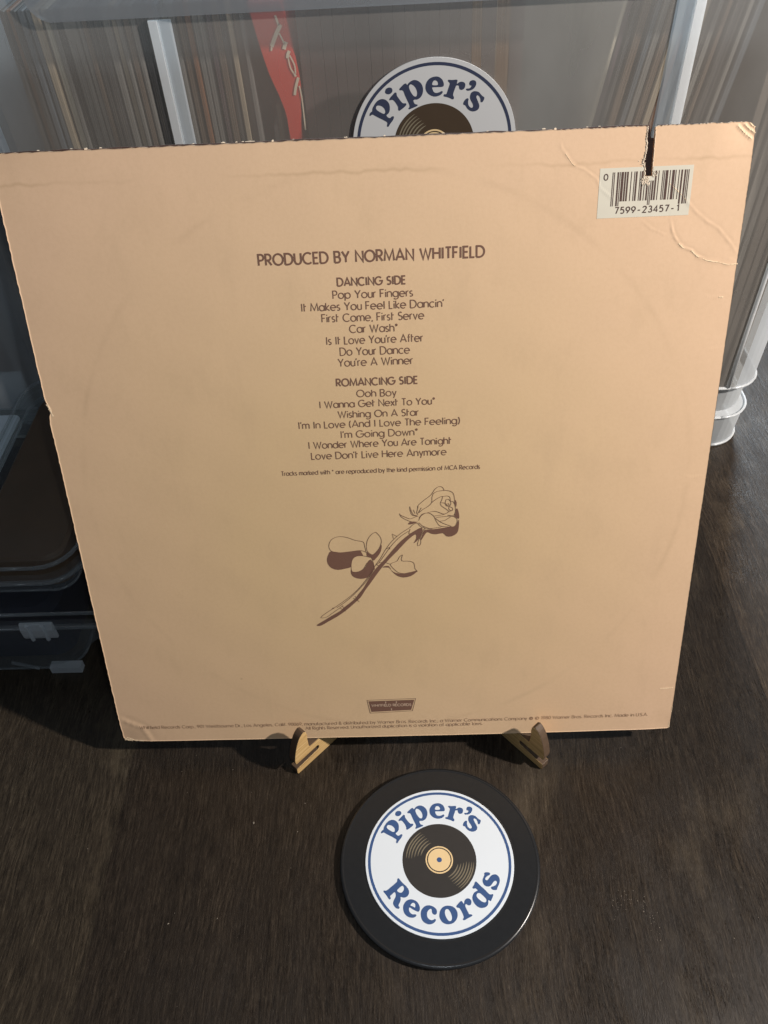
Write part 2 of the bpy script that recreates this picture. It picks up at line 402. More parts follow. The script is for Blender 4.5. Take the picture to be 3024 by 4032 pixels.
def simple(name, c, rough=.6, spec=.5, vary=.12, scale=60, metal=0):
    m = Mat(name); m.b.inputs['Roughness'].default_value = rough; m.b.inputs['Specular IOR Level'].default_value = spec
    m.b.inputs['Metallic'].default_value = metal
    if vary:
        n = m.noise(m.coords(), scale, 4)
        m.base(m.mix(n, tuple(x*(1-vary) for x in c), tuple(min(1, x*(1+vary)) for x in c)))
    else: m.base(c)
    return m.m
def make_table():
    m = Mat('dark_stained_wood'); b = m.b
    warp = m.noise(m.coords((7, 5, 7)), 1.0, 3, .5)
    cw = m.new('ShaderNodeVectorMath', _operation='MULTIPLY_ADD')
    cmb = m.new('ShaderNodeCombineXYZ'); m.l.new(warp, cmb.inputs[0])
    m.l.new(cmb.outputs[0], cw.inputs[0]); cw.inputs[1].default_value = (.030, 0, 0); m.l.new(m.coords(), cw.inputs[2])
    def co(sx, sy):
        mp = m.new('ShaderNodeMapping'); mp.inputs['Scale'].default_value = (sx, sy, sx); m.l.new(cw.outputs[0], mp.inputs[0]); return mp.outputs[0]
    pore = m.noise(co(1900, 330), 1.0, 3, .8)
    fibre = m.noise(co(820, 66), 1.0, 6, .84)
    band = m.noise(co(150, 7), 1.0, 6, .72)
    blot = m.noise(co(38, 20), 1.0, 6, .72)
    worn = m.noise(co(16, 9), 1.0, 5, .7)
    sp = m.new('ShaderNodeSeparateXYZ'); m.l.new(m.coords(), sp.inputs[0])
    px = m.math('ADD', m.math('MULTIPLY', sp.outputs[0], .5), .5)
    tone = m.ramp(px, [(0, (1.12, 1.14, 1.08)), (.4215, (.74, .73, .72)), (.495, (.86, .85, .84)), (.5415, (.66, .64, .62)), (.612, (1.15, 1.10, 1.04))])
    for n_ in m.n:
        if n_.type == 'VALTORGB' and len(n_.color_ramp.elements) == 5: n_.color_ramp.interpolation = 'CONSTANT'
    c = m.ramp(fibre, [(.38, (.0065, .0050, .0038)), (.50, (.0215, .0170, .0126)), (.60, (.040, .0325, .0245)), (.72, (.088, .073, .055))])
    c = m.mix(m.ramp(blot, [(.36, (0, 0, 0)), (.62, (.55, .55, .55))]), c, (.0125, .0092, .0068))
    c = m.mix(m.ramp(worn, [(.56, (0, 0, 0)), (.70, (.40, .40, .40))]), c, m.mix(pore, (.020, .015, .010), (.125, .105, .075)))
    c = m.mix(m.ramp(pore, [(.60, (0, 0, 0)), (.72, (.45, .45, .45))]), c, (.085, .072, .055))
    g = m.mix(band, (.38, .38, .39), (1.80, 1.70, 1.58)); c = m.mix(1.0, c, g, 'MULTIPLY')
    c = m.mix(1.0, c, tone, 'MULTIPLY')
    c = m.mix(1.0, c, (1.32, 1.33, 1.36), 'MULTIPLY')
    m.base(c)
    m.l.new(m.math('ADD', m.math('MULTIPLY', m.ramp(blot, [(.3, (0, 0, 0)), (.7, (1, 1, 1))]), .22), m.math('MULTIPLY', pore, .5)), b.inputs['Roughness'])
    b.inputs['Specular IOR Level'].default_value = .36
    m.bump(m.math('ADD', m.math('ADD', pore, fibre), m.math('MULTIPLY', band, 2.5)), .5, .00022)
    return m.m
def make_card():
    m = Mat('tan_cardboard'); b = m.b
    co = m.coords()
    grain = m.noise(co, 2600, 3, .6); felt = m.noise(co, 620, 4, .6); soft = m.noise(co, 9, 4, .5); tin = m.noise(co, 28, 4, .6)
    c = m.mix(soft, (.590, .424, .238), (.650, .470, .268))
    c = m.mix(m.math('MULTIPLY', tin, .25), c, (.56, .385, .235))
    # lens bloom and flash vignetting painted in as pinker borders, and a faint worn ring left by the record
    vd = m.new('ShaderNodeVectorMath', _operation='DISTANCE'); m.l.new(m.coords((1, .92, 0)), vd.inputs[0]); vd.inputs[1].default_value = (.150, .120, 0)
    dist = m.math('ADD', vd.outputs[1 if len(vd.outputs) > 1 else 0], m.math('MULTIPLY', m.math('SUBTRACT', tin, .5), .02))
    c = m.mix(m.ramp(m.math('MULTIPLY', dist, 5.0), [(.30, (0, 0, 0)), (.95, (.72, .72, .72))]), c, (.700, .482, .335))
    vr = m.new('ShaderNodeVectorMath', _operation='DISTANCE'); m.l.new(m.coords((1, 1, 0)), vr.inputs[0]); vr.inputs[1].default_value = (.158, .156, 0)
    ring = m.math('ABSOLUTE', m.math('SUBTRACT', vr.outputs[1], .1475))
    ring = m.math('MULTIPLY', m.math('SUBTRACT', 1.0, m.math('MINIMUM', m.math('DIVIDE', ring, .0022), 1.0)), m.ramp(tin, [(.42, (0, 0, 0)), (.62, (1, 1, 1))]))
    c = m.mix(m.math('MULTIPLY', ring, .22), c, (.42, .29, .175))
    smud = m.noise(m.coords((60, 26, 1)), 1.0, 5, .7)
    c = m.mix(m.ramp(smud, [(.52, (0, 0, 0)), (.74, (.20, .20, .20))]), c, (.47, .335, .205))
    c = m.mix(m.math('MULTIPLY', m.ramp(felt, [(.35, (1, 1, 1)), (.6, (0, 0, 0))]), .10), c, (.48, .32, .185))
    # faint brown tide line along the top
    sp = m.new('ShaderNodeSeparateXYZ'); m.l.new(m.coords(), sp.inputs[0])
    wob = m.math('MULTIPLY', m.math('SUBTRACT', m.noise(m.coords((22, 3, 1)), 1.0, 4, .7), .5), .011)
    d = m.math('ABSOLUTE', m.math('SUBTRACT', m.math('ADD', sp.outputs[1], wob), .3022))
    line = m.math('MULTIPLY', m.math('SUBTRACT', 1.0, m.math('MINIMUM', m.math('DIVIDE', d, .0011), 1.0)), m.ramp(m.noise(m.coords((14, 5, 1)), 1.0, 2), [(.38, (0, 0, 0)), (.62, (1, 1, 1))]))
    c = m.mix(m.math('MULTIPLY', line, .32), c, (.36, .24, .13))
    spk = m.new('ShaderNodeTexVoronoi', Scale=26.0); m.l.new(co, spk.inputs['Vector'])
    c = m.mix(m.math('MULTIPLY', m.ramp(spk.outputs['Distance'], [(.012, (1, 1, 1)), (.026, (0, 0, 0))]), .30), c, (.25, .16, .09))
    m.base(c)
    b.inputs['Roughness'].default_value = .62; b.inputs['Specular IOR Level'].default_value = .25
    m.bump(m.math('ADD', m.math('MULTIPLY', felt, 1.0), m.math('MULTIPLY', grain, .45)), .30, .00010)
    return m.m
def frosted(name, c, body, edge, trans=(.93, .95, .95), rough=.32, gloss=.10):
    """frosted polypropylene: lets most light straight through, scatters the rest"""
    m = Mat(name)
    tr = m.new('ShaderNodeBsdfTransparent'); tr.inputs[0].default_value = (*trans, 1)
    df = m.new('ShaderNodeBsdfDiffuse'); df.inputs[0].default_value = (*c, 1)
    tl = m.new('ShaderNodeBsdfTranslucent'); tl.inputs[0].default_value = (*c, 1)
    gl = m.new('ShaderNodeBsdfGlossy'); gl.inputs[0].default_value = (.9, .95, 1, 1); gl.inputs['Roughness'].default_value = rough
    ms = [m.new('ShaderNodeMixShader') for _ in range(3)]
    ms[0].inputs[0].default_value = .45; m.l.new(df.outputs[0], ms[0].inputs[1]); m.l.new(tl.outputs[0], ms[0].inputs[2])
    ms[1].inputs[0].default_value = gloss; m.l.new(ms[0].outputs[0], ms[1].inputs[1]); m.l.new(gl.outputs[0], ms[1].inputs[2])
    lw = m.new('ShaderNodeLayerWeight', Blend=.35)
    ns = m.noise(m.coords((1, 1, .5)), 14, 4)
    f = m.math('ADD', m.math('MULTIPLY', lw.outputs['Facing'], edge), m.math('MULTIPLY', m.math('ADD', ns, .5), body))
    f = m.math('MINIMUM', f, .97)
    m.l.new(f, ms[2].inputs[0]); m.l.new(tr.outputs[0], ms[2].inputs[1]); m.l.new(ms[1].outputs[0], ms[2].inputs[2])
    m.l.new(ms[2].outputs[0], m.out.inputs[0]); m.n.remove(m.b)
    return m.m
def make_bamboo():
    m = Mat('bamboo'); 
    g = m.noise(m.coords((40, 40, 900)), 1.0, 4, .6)
    m.base(m.ramp(g, [(.3, (.40, .24, .09)), (.55, (.60, .40, .17)), (.75, (.70, .50, .25))]))
    m.b.inputs['Roughness'].default_value = .5; m.bump(g, .25, .0001); return m.m
M = dict(
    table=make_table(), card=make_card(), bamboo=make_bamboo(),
    char=simple('scorched_bamboo_edge', (.085, .055, .035), .6, .3, .35, 200),
    print=simple('brown_ink', (.165, .088, .062), .6, .2, .10, 900),
    printfine=simple('fine_brown_ink', (.30, .185, .12), .6, .2, .25, 1500),
    darkboard=simple('dark_brown_board', (.055, .032, .026), .6, .3, .3, 300),
    rawboard=simple('raw_torn_board', (.66, .56, .44), .85, .1, .2, 900),
    cut=simple('worn_paper_edge', (.80, .62, .42), .8, .1, .15, 700),
    white=simple('barcode_paper', (.60, .565, .47), .6, .3, .05, 200),
    barink=simple('barcode_ink', (.085, .050, .042), .6, .2, .2, 900),
    rubber=simple('black_rubber', (.0140, .0155, .0175), .27, .5, .15, 300),
    labelw=simple('label_white', (.70, .77, .84), .38, .5, .02, 30),
    labelb=simple('label_blue', (.042, .092, .235), .42, .4, .06, 300),
    labelk=simple('label_black', (.035, .033, .032), .42, .4, .08, 200),
    groove=simple('label_groove_tan', (.20, .175, .125), .5, .3, .1, 300),
    labelt=simple('label_tan', (.74, .56, .31), .5, .3, .04, 200),
    platelight=simple('plate_pale_ink', (.48, .34, .245), .6, .2, .1, 900),
    crate=frosted('frosted_clear_plastic', (.72, .68, .63), .29, .30),
    handle=frosted('handle_band_plastic', (.36, .37, .39), .50, .25),
    side=frosted('frosted_crate_side', (.78, .83, .87), .80, .18, gloss=.08, rough=.5),
    base=frosted('frosted_crate_base', (.80, .85, .88), .62, .32, gloss=.08, rough=.55),
    rib=frosted('thick_frosted_plastic', (.93, .96, .98), .88, .10, gloss=.10),
    ribthin=frosted('thinner_frosted_plastic', (.78, .84, .90), .42, .42),
    bin=frosted('clear_bin_plastic', (.55, .60, .66), .05, .30, gloss=.12, rough=.12),
    binlid=frosted('clear_bin_lid', (.50, .45, .40), .04, .06, gloss=.12, rough=.05),
    binrim=frosted('clear_bin_thick_rim', (.60, .66, .72), .14, .34, gloss=.16, rough=.2),
    red=simple('red_sleeve', (.62, .050, .030), .5, .3, .12, 40),
    pale=simple('pale_lettering', (.72, .60, .46), .6, .2, .1, 100),
    navy=simple('navy_fabric', (.012, .016, .030), .8, .2, .5, 90),
    brown=simple('brown_card_box', (.085, .050, .028), .55, .4, .4, 25),
    palecard=simple('pale_blue_grey_card', (.58, .68, .76), .5, .3, .12, 20),
    dust=simple('pale_dust', (.26, .23, .19), .9, .1, .3, 400),
    greybin=simple('grey_blue_board', (.20, .25, .29), .6, .3, .15, 20),
)
def make_sleeve(name, c):
    m = Mat(name)
    edge = m.noise(m.coords((1500, 2.5, 5)), 1.0, 3, .7); blot = m.noise(m.coords(), 30, 3)
    k = m.mix(blot, tuple(x*.75 for x in c), tuple(x*1.25 for x in c))
    k = m.mix(m.ramp(edge, [(.36, (.55, .55, .55)), (.48, (0, 0, 0))]), k, tuple(x*.25 for x in c))
    m.base(m.mix(m.ramp(edge, [(.53, (0, 0, 0)), (.66, (.75, .75, .75))]), k, (.30, .25, .19)))
    m.b.inputs['Roughness'].default_value = .55; m.b.inputs['Specular IOR Level'].default_value = .3
    return m.m
SLEEVE = [make_sleeve('sleeve_'+n, c) for n, c in (
    ('grey', (.17, .16, .15)), ('brown', (.11, .075, .055)), ('dark', (.035, .033, .035)), ('tan', (.36, .29, .21)),
    ('cream', (.60, .53, .42)), ('olive', (.09, .085, .06)), ('plum', (.07, .045, .055)), ('slate', (.085, .10, .12)), ('rust', (.20, .085, .04)), ('umber', (.15, .085, .045)))]

# ------------------------------------------------------------------ table
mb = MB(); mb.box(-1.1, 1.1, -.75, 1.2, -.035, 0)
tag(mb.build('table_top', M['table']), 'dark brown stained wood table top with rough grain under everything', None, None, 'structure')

# ------------------------------------------------------------------ record jacket
S = .3145; LEAN = .3215; HB = .018
TH = .0030
def segdist(px, py, path, w):
    """signed distance field of a polyline (numpy arrays in)"""
    best = np.full(px.shape, 1e9); sg = np.ones(px.shape); along = np.zeros(px.shape)
    for i in range(len(path)-1):
        ax, ay = path[i]; bx, by = path[i+1]; dx, dy = bx-ax, by-ay; L2 = dx*dx+dy*dy
        t = np.clip(((px-ax)*dx+(py-ay)*dy)/L2, 0, 1)
        qx, qy = px-(ax+t*dx), py-(ay+t*dy); d = np.hypot(qx, qy)
        s = np.sign(dx*qy-dy*qx); m = d < best
        best = np.where(m, d, best); sg = np.where(m, s, sg); along = np.where(m, (i+t)/(len(path)-1), along)
    return best*sg, along
CR = [[(a/1e5, b/1e5) for a, b in c] for c in CREASES]
#      amplitude (m), width, plateau on one side
CRP = [(.00006, .0006, .00003), (.00006, .0007, .00008), (.00010, .0006, .00010), (.00003, .0006, .00003), (.00006, .0006, 0),
       (.00026, .0007, 0), (.00024, .0006, 0), (.00018, .0005, 0), (.00006, .0005, 0), (.00006, .0005, 0), (.00007, .0005, 0), (.00007, .0005, 0), (.00020, .0016, 0)]
def height(u, v):
    u = np.asarray(u, float); v = np.asarray(v, float)
    h = -.034*(u-S/2)**2 + .00012*np.sin(u*31+1)*np.sin(v*27+.6) + .00005*np.sin(u*140+v*60)*np.sin(v*118-u*30)
    for path, (a, w, pl) in zip(CR, CRP):
        d, al = segdist(u, v, path, w)
        f = np.minimum(1, np.minimum(al, 1-al)*9+.25)
        jit = 1+.35*np.sin(al*47+path[0][0]*900)
        h = h+a*jit*f*np.exp(-(d/w)**2)-.5*a*f*np.exp(-((d-1.6*w)/(w*1.1))**2)
        if pl: h = h+pl*f*.5*(1+np.tanh(d/(w*.8)))*np.exp(-(d/.012)**2)
    # soft dog-eared corners
    for cx, cy, k in ((S, S, .0011), (0, 0, .0012), (S, 0, .0005), (0, S, .0006)):
        r = np.hypot(u-cx, v-cy); h = h-k*np.exp(-(r/.010)**2)
    return h
_hn = 900; _hx = np.linspace(-.002, S+.002, _hn)
_HG = height(*np.meshgrid(_hx, _hx)).tolist()
def hz(u, v):
    a = (u+.002)/(S+.004)*(_hn-1); b = (v+.002)/(S+.004)*(_hn-1)
    i = max(0, min(_hn-2, int(a))); j = max(0, min(_hn-2, int(b))); a -= i; b -= j
    r0 = _HG[j]; r1 = _HG[j+1]
    return (r0[i]*(1-a)+r0[i+1]*a)*(1-b)+(r1[i]*(1-a)+r1[i+1]*a)*b
jacket = empty('record_jacket', (-S/2, 0, HB), 'tan record jacket back with brown track list and rose, propped on the bamboo stand', 'record jacket', (pi/2-LEAN, 0, 0))
UL0, UR0, VN = .27085, .27400, .29560
rj = random.Random(3)
def edge_noise(n, amp, seed):
    r = random.Random(seed); a = [r.uniform(-1, 1) for _ in range(n)]
    return a
EL = edge_noise(60, 1, 5); ER = edge_noise(60, 1, 8); ET = edge_noise(240, 1, 9); ES = edge_noise(240, 1, 10)
def ip(a, t):
    t = max(0, min(.9999, t))*(len(a)-1); i = int(t); f = t-i; return a[i]*(1-f)+a[min(i+1, len(a)-1)]*f
def uL(v): t = (v-VN)/(S-VN); return UL0-.0003*t+.00030*ip(EL, t)-(.0009*exp(-((v-.3015)/.0012)**2))
def uR(v): t = (v-VN)/(S-VN); return UR0-.0003*t+.00012*ip(ER, t)+(.0014 if t > .97 else 0)*(t-.97)/.03
NL, NM, NR = 410, 8, 130
vs = [.262*i/330 for i in range(330)]+[.262+(S-.262)*i/168 for i in range(169)]; NV = len(vs)-1
kn = min(range(NV+1), key=lambda i: abs(vs[i]-VN)); vs[kn] = VN
cols = []
def rowx(v):
    vv = max(v, VN); a, b = uL(vv), uR(vv)
    if v < VN:
        k = min(1, (VN-v)/.01); a = a*(1-k)+UL0*k; b = b*(1-k)+UR0*k
    x = [a*(.87*i/300 if i < 300 else .87+.13*(i-300)/(NL-300)) for i in range(NL)]+[a+(b-a)*i/NM for i in range(NM)]+[b+(S-b)*i/NR for i in range(NR+1)]
    return x
grid = np.array([[(x, v) for x in rowx(v)] for v in vs])
U = grid[:, :, 0].copy(); V = grid[:, :, 1].copy()
# slightly worn outline: rounded corners and a little waviness
NU = U.shape[1]
wave_t = np.array([ip(ET, x/S) for x in np.linspace(0, S, NU)]); wave_s = np.array([ip(ES, v/S) for v in vs])
U2 = U.copy(); V2 = V.copy()
V2 += (V/S)**60*wave_t[None, :]*.00022
U2 += ((1-U/S)**60)[:, :]*wave_s[:, None]*.00015 - ((U/S)**60)*np.abs(wave_s[:, None])*.00015
for cx, cy, rr in ((S, S, .0042), (0, 0, .0025), (S, 0, .0016), (0, S, .006)):
    du = np.abs(U2-cx); dv = np.abs(V2-cy); ins = (du < rr) & (dv < rr)
    ex = np.where(ins, np.hypot(rr-du, rr-dv), 0); m_ = ex > rr
    k = np.where(m_, rr/np.maximum(ex, 1e-9), 1)
    U2 = np.where(m_, cx+np.sign(S/2-cx)*(rr-(rr-du)*k), U2); V2 = np.where(m_, cy+np.sign(S/2-cy)*(rr-(rr-dv)*k), V2)
# torn nick in the left edge
nick = np.exp(-((V-.2030)/.0030)**2)*np.exp(-(U/.003)**2); U2 += nick*.0016
Hh = height(U, V)
NVp = len(vs)
verts = np.stack([U2, V2, Hh], 2).reshape(-1, 3)
faces = []
for j in range(NV):
    for i in range(NU-1):
        if j >= kn and NL <= i < NL+NM: continue
        a = j*NU+i; faces.append((a, a+1, a+NU+1, a+NU))
mb = MB(); mb.v = [tuple(p) for p in verts]; mb.f = faces
# edge skirts, 0.7 mm board
def skirt(idx, flip=False, depth=.0019):
    n0 = len(mb.v); pv = [mb.v[i] for i in idx]
    mb.v += [(p[0], p[1], p[2]-depth) for p in pv]
    for k in range(len(idx)-1):
        f = (idx[k], idx[k+1], n0+k+1, n0+k); mb.f.append(f[::-1] if not flip else f)
skirt([i for i in range(NU)], True); skirt([j*NU for j in range(NVp)]); skirt([j*NU+NU-1 for j in range(NVp)], True)
skirt([(NVp-1)*NU+i for i in range(NL+1)]); skirt([(NVp-1)*NU+i for i in range(NL+NM, NU)])
skirt([j*NU+NL for j in range(kn, NVp)], True); skirt([j*NU+NL+NM for j in range(kn, NVp)]); skirt([kn*NU+i for i in range(NL, NL+NM+1)])
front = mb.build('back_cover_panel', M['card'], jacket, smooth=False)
front.data.polygons.foreach_set('use_smooth', [k < len(faces) for k in range(len(front.data.polygons))])
# dark rear board (wrapped front cover) with its own shallower split
mb = MB()
def board(p, t): return (p[0], p[1], t)
out = [(.0004, .0004), (S-.0006, .0004), (S-.0004, S-.004), (S-.0016, S-.0016), (S-.004, S-.0003), (.2752, S+.0002), (.2750, .3106), (.2741, .3098), (.2726, .3100), (.2722, .3112), (.2716, S+.0003)]
for k in range(40):
    x = .2700-(.2700-.004)*k/39; out.append((x, S+.0004+.00025*ip(ET, k/39)))
out += [(.001, S-.003), (.0003, S-.006)]
mb.prism(out, -.0044, -.0021, board)
mb.build('dark_front_cover_board', M['darkboard'], jacket, fix=True)
# white chips worn into the dark top edge
mb = MB(); rc = random.Random(12)
for x, w in ((.0205, .0012), (.034, .0016), (.0405, .0017), (.0465, .0014), (.085, .0012), (.0975, .0022), (.103, .0010), (.1055, .0012), (.1085, .0052), (.118, .001), (.1265, .0016), (.148, .0018), (.164, .0010), (.188, .0016), (.206, .001), (.229, .0019), (.2335, .0012), (.2465, .0009), (.2515, .0014)):
    v0 = S+.00018; n = 6; pts = []
    for k in range(n+1): pts.append((x+(-w/2+w*k/n)*.75, rc.uniform(.0, .00025)*sin(pi*(k+.3)/(n+.6))))
    zz = rc.uniform(-.0040, -.0026); hgt = rc.uniform(.0004, .0009)
    vsx = []
    for (px_, e) in pts:
        vsx += [(px_, v0+.00040+e, zz), (px_, v0+.00038+e*.6, zz+hgt)]
    for (px_, e) in pts:
        vsx += [(px_, v0-.0004, zz), (px_, v0-.0004, zz+hgt)]
    q = 2*(n+1)
    mb.add(vsx, [(2*k, 2*k+1, 2*k+3, 2*k+2) for k in range(n)]+[(2*k+1, q+2*k+1, q+2*k+3, 2*k+3) for k in range(n)]+[(2*k, 2*k+2, q+2*k+2, q+2*k) for k in range(n)])
o = mb.build('worn_edge_chips', M['rawboard'], jacket, fix=True); o['kind'] = 'stuff'
# pale split board along the crack: thin lip standing proud of the torn side, and crumbs
mb = MB()
def ragged(pathf, n, w, zoff, seed):
    r = random.Random(seed); vsx = []; fs = []
    for k in range(n+1):
        t = k/n; u, v, du, dv = pathf(t); ww = w*(.45+.75*r.random())
        L = hypot(du, dv); nx, ny = -dv/L, du/L
        vsx += [(u-nx*ww*.5, v-ny*ww*.5, hz(u, v)+.00004), (u, v, hz(u, v)+zoff*(.5+r.random())), (u+nx*ww*.5, v+ny*ww*.5, hz(u, v)+.00004)]
    for k in range(n):
        a = 3*k; fs += [(a, a+3, a+4, a+1), (a+1, a+4, a+5, a+2)]
    mb.add(vsx, fs)
ragged(lambda t: (uL(VN+(S-VN)*t)-.00012, VN+(S-VN)*t, .0, 1), 60, .0007, .00028, 2)
ragged(lambda t: (uR(VN+(S-VN)*t)+.00008, VN+(S-VN)*t*.95, .0, 1), 40, .00028, .00015, 4)
for k in range(26):
    u = UL0-.0006+rc.gauss(0, .0009); v = .3012+rc.gauss(0, .0009); z = hz(u, v); r_ = rc.uniform(.0002, .00042)
    if u > UL0-.0001: continue
    a = [(u+r_*cos(q)*rc.uniform(.5, 1), v+r_*sin(q)*rc.uniform(.5, 1), z+.00006) for q in (0, 1.3, 2.6, 3.9, 5.1)]
    mb.add(a+[(u, v, z+.0002)], [(i, (i+1) % 5, 5) for i in range(5)])
for cx, cy in ((UR0+.0012, .2968), (UR0+.0006, .2962)):
    for k in range(9):
        u = cx+rc.gauss(0, .0005); v = cy+rc.gauss(0, .0006); z = hz(u, v); r_ = rc.uniform(.0002, .0004)
        a = [(u+r_*cos(q)*rc.uniform(.5, 1), v+r_*sin(q)*rc.uniform(.5, 1), z+.0002) for q in (0, 1.3, 2.6, 3.9, 5.1)]
        mb.add(a+[(u, v, z+.00035)], [(i, (i+1) % 5, 5) for i in range(5)])
# scuffed paper under the end of the split
for k in range(46):
    u = (UL0+UR0)/2-.0008+rc.gauss(0, .0010); v = VN-.0016+rc.gauss(0, .0011)
    if v > VN-.0002: continue
    z = hz(u, v); r_ = rc.uniform(.0003, .0009)
    a = [(u+r_*.6*cos(q)*rc.uniform(.5, 1), v+r_*sin(q)*rc.uniform(.6, 1.2), z+.00030) for q in (0, 1.3, 2.6, 3.9, 5.1)]
    mb.add(a+[(u, v, z+.00036+rc.uniform(0, .0003))], [(i, (i+1) % 5, 5) for i in range(5)])
o = mb.build('torn_board_fibres', M['rawboard'], jacket); o['kind'] = 'stuff'
# cracked paper highlights along the creases
mb = MB()
def pathfn(P, t0, t1):
    n = len(P)-1
    def f(t):
        x = (t0+(t1-t0)*t)*n; i = min(int(x), n-1); q = x-i
        return (P[i][0]+(P[i+1][0]-P[i][0])*q, P[i][1]+(P[i+1][1]-P[i][1])*q, P[i+1][0]-P[i][0], P[i+1][1]-P[i][1])
    return f
for ci, t0, t1, w in ((2, .30, .42, .00055), (2, .50, .62, .0007), (2, .66, .93, .00045), (2, .93, 1., .0006), (0, .18, .36, .00025), (5, .05, .95, .0006), (6, .1, .95, .0006), (7, .1, .9, .0005), (11, 0, .95, .0006), (1, .05, .28, .0004), (8, .75, 1, .0006)):
    ragged(pathfn(CR[ci], t0, t1), 26, w, .00012, ci*10+int(t0*10))
for (u, v, du, dv, L, w) in ((.0006, .2060, .25, -1, .0062, .0011), (.0018, .0022, 1, -.42, .0100, .0010), (.0006, .0010, 1, -.30, .0045, .0016), (S-.0004, .0008, -.1, 1, .004, .0006), (S-.0003, .012, 0, 1, .004, .0004)):
    ragged(lambda t, u=u, v=v, du=du, dv=dv, L=L: (max(.0001, u+du*L*t), max(.0002, v+dv*L*t), du, dv), 12, w, .00012, int(u*1e5)+3)
o = mb.build('cracked_paper_creases', M['cut'], jacket); o['kind'] = 'stuff'

# ---- lettering: a single-line geometric alphabet (cap height 1)
def arc(cx, cy, rx, ry, a0, a1, n=10):
    return [(cx+rx*cos(radians(a0+(a1-a0)*k/n)), cy+ry*sin(radians(a0+(a1-a0)*k/n))) for k in range(n+1)]
X = .70
def bowl(cx, r=None): r = r or .36; return arc(cx, .35, r, .35, 0, 360, 18)
G = {}
def g(ch, w, *st): G[ch] = (w, st)
g('A', .84, [(0, 0), (.42, 1), (.84, 0)], [(.14, .30), (.70, .30)])
g('B', .58, [(0, 0), (0, 1), (.30, 1)]+arc(.30, .76, .23, .24, 90, -90)+[(0, .52)], [(.30, .52)]+arc(.30, .26, .27, .26, 90, -90)+[(0, 0)])
g('C', .86, arc(.50, .5, .50, .5, 48, 312, 18))
g('D', .78, [(0, 0), (0, 1), (.28, 1)]+arc(.28, .5, .50, .5, 90, -90, 14)+[(0, 0)])
g('E', .48, [(.48, 1), (0, 1), (0, 0), (.48, 0)], [(0, .52), (.42, .52)])
g('F', .46, [(.46, 1), (0, 1), (0, 0)], [(0, .52), (.40, .52)])
g('G', .98, arc(.50, .5, .50, .5, 45, 360, 20)+[(.58, .5)])
g('H', .68, [(0, 0), (0, 1)], [(.68, 0), (.68, 1)], [(0, .52), (.68, .52)])
g('I', .16, [(.08, 0), (.08, 1)])
g('L', .42, [(0, 1), (0, 0), (.42, 0)])
g('M', .98, [(0, 0), (.10, 1), (.49, .10), (.88, 1), (.98, 0)])
g('N', .72, [(0, 0), (0, 1), (.72, 0), (.72, 1)])
g('O', 1.0, arc(.5, .5, .5, .5, 0, 360, 24))
g('P', .54, [(0, 0), (0, 1), (.27, 1)]+arc(.27, .73, .27, .27, 90, -90)+[(0, .46)])
g('R', .58, [(0, 0), (0, 1), (.27, 1)]+arc(.27, .73, .27, .27, 90, -90)+[(0, .46)], [(.22, .46), (.58, 0)])
g('S', .52, arc(.27, .75, .23, .25, 35, 270, 12)+arc(.25, .26, .26, .26, 90, -145, 12))
g('T', .56, [(0, 1), (.56, 1)], [(.28, 1), (.28, 0)])
g('U', .66, [(0, 1), (0, .33)]+arc(.33, .33, .33, .33, 180, 360, 12)+[(.66, 1)])
g('W', 1.12, [(0, 1), (.30, 0), (.56, .92), (.82, 0), (1.12, 1)])
g('Y', .70, [(0, 1), (.35, .45), (.70, 1)], [(.35, .45), (.35, 0)])
g('a', .70, bowl(.35, .34), [(.70, .70), (.70, 0)])
g('b', .70, bowl(.36, .34), [(0, 1), (0, 0)])
g('c', .60, arc(.35, .35, .35, .35, 48, 312, 14))
g('d', .70, bowl(.35, .34), [(.70, 1), (.70, 0)])
g('e', .70, [(0, .36), (.70, .36)]+arc(.35, .35, .35, .35, 4, 312, 18)[1:])
g('f', .32, arc(.32, .80, .18, .20, 90, 180, 6)+[(.14, 0)], [(0, .64), (.32, .64)])
g('g', .70, bowl(.35, .34), [(.70, .70), (.70, 0)]+arc(.37, 0, .33, .30, 0, -140, 10))
g('h', .56, [(0, 1), (0, 0)], [(0, .40)]+arc(.28, .42, .28, .28, 160, 0, 8)+[(.56, 0)])
g('i', .10, [(.05, 0), (.05, .66)], [(.05, .84), (.05, .98)])
g('j', .02, [(.01, -.2), (.01, .68)])
g('k', .46, [(0, 1), (0, 0)], [(.44, .70), (.03, .32), (.48, 0)])
g('l', .10, [(.05, 0), (.05, 1)])
g('m', .92, [(0, .70), (0, 0)], [(0, .44)]+arc(.23, .47, .23, .23, 160, 0, 8)+[(.46, 0)], [(.46, .44)]+arc(.69, .47, .23, .23, 160, 0, 8)+[(.92, 0)])
g('n', .56, [(0, .70), (0, 0)], [(0, .42)]+arc(.28, .43, .28, .27, 160, 0, 8)+[(.56, 0)])
g('o', .70, bowl(.35, .35))
g('p', .70, bowl(.36, .34), [(0, .70), (0, -.30)])
g('r', .28, [(0, .70), (0, 0)], [(0, .40)]+arc(.26, .44, .26, .26, 165, 85, 6))
g('s', .38, arc(.19, .52, .17, .18, 40, 270, 8)+arc(.18, .17, .18, .17, 90, -145, 8))
g('t', .32, [(.06, 1.0), (.06, 0)], [(.06, .66), (.32, .66)])
g('u', .50, [(0, .70), (0, .25)]+arc(.25, .25, .25, .25, 180, 360, 10)+[(.50, .70)], [(.50, .3), (.50, 0)])
g('v', .52, [(0, .70), (.26, 0), (.52, .70)])
g('w', .84, [(0, .70), (.22, 0), (.42, .64), (.62, 0), (.84, .70)])
g('x', .48, [(0, .70), (.48, 0)], [(.48, .70), (0, 0)])
g('y', .52, [(0, .70), (.28, .02)], [(.52, .70), (.16, -.30)])
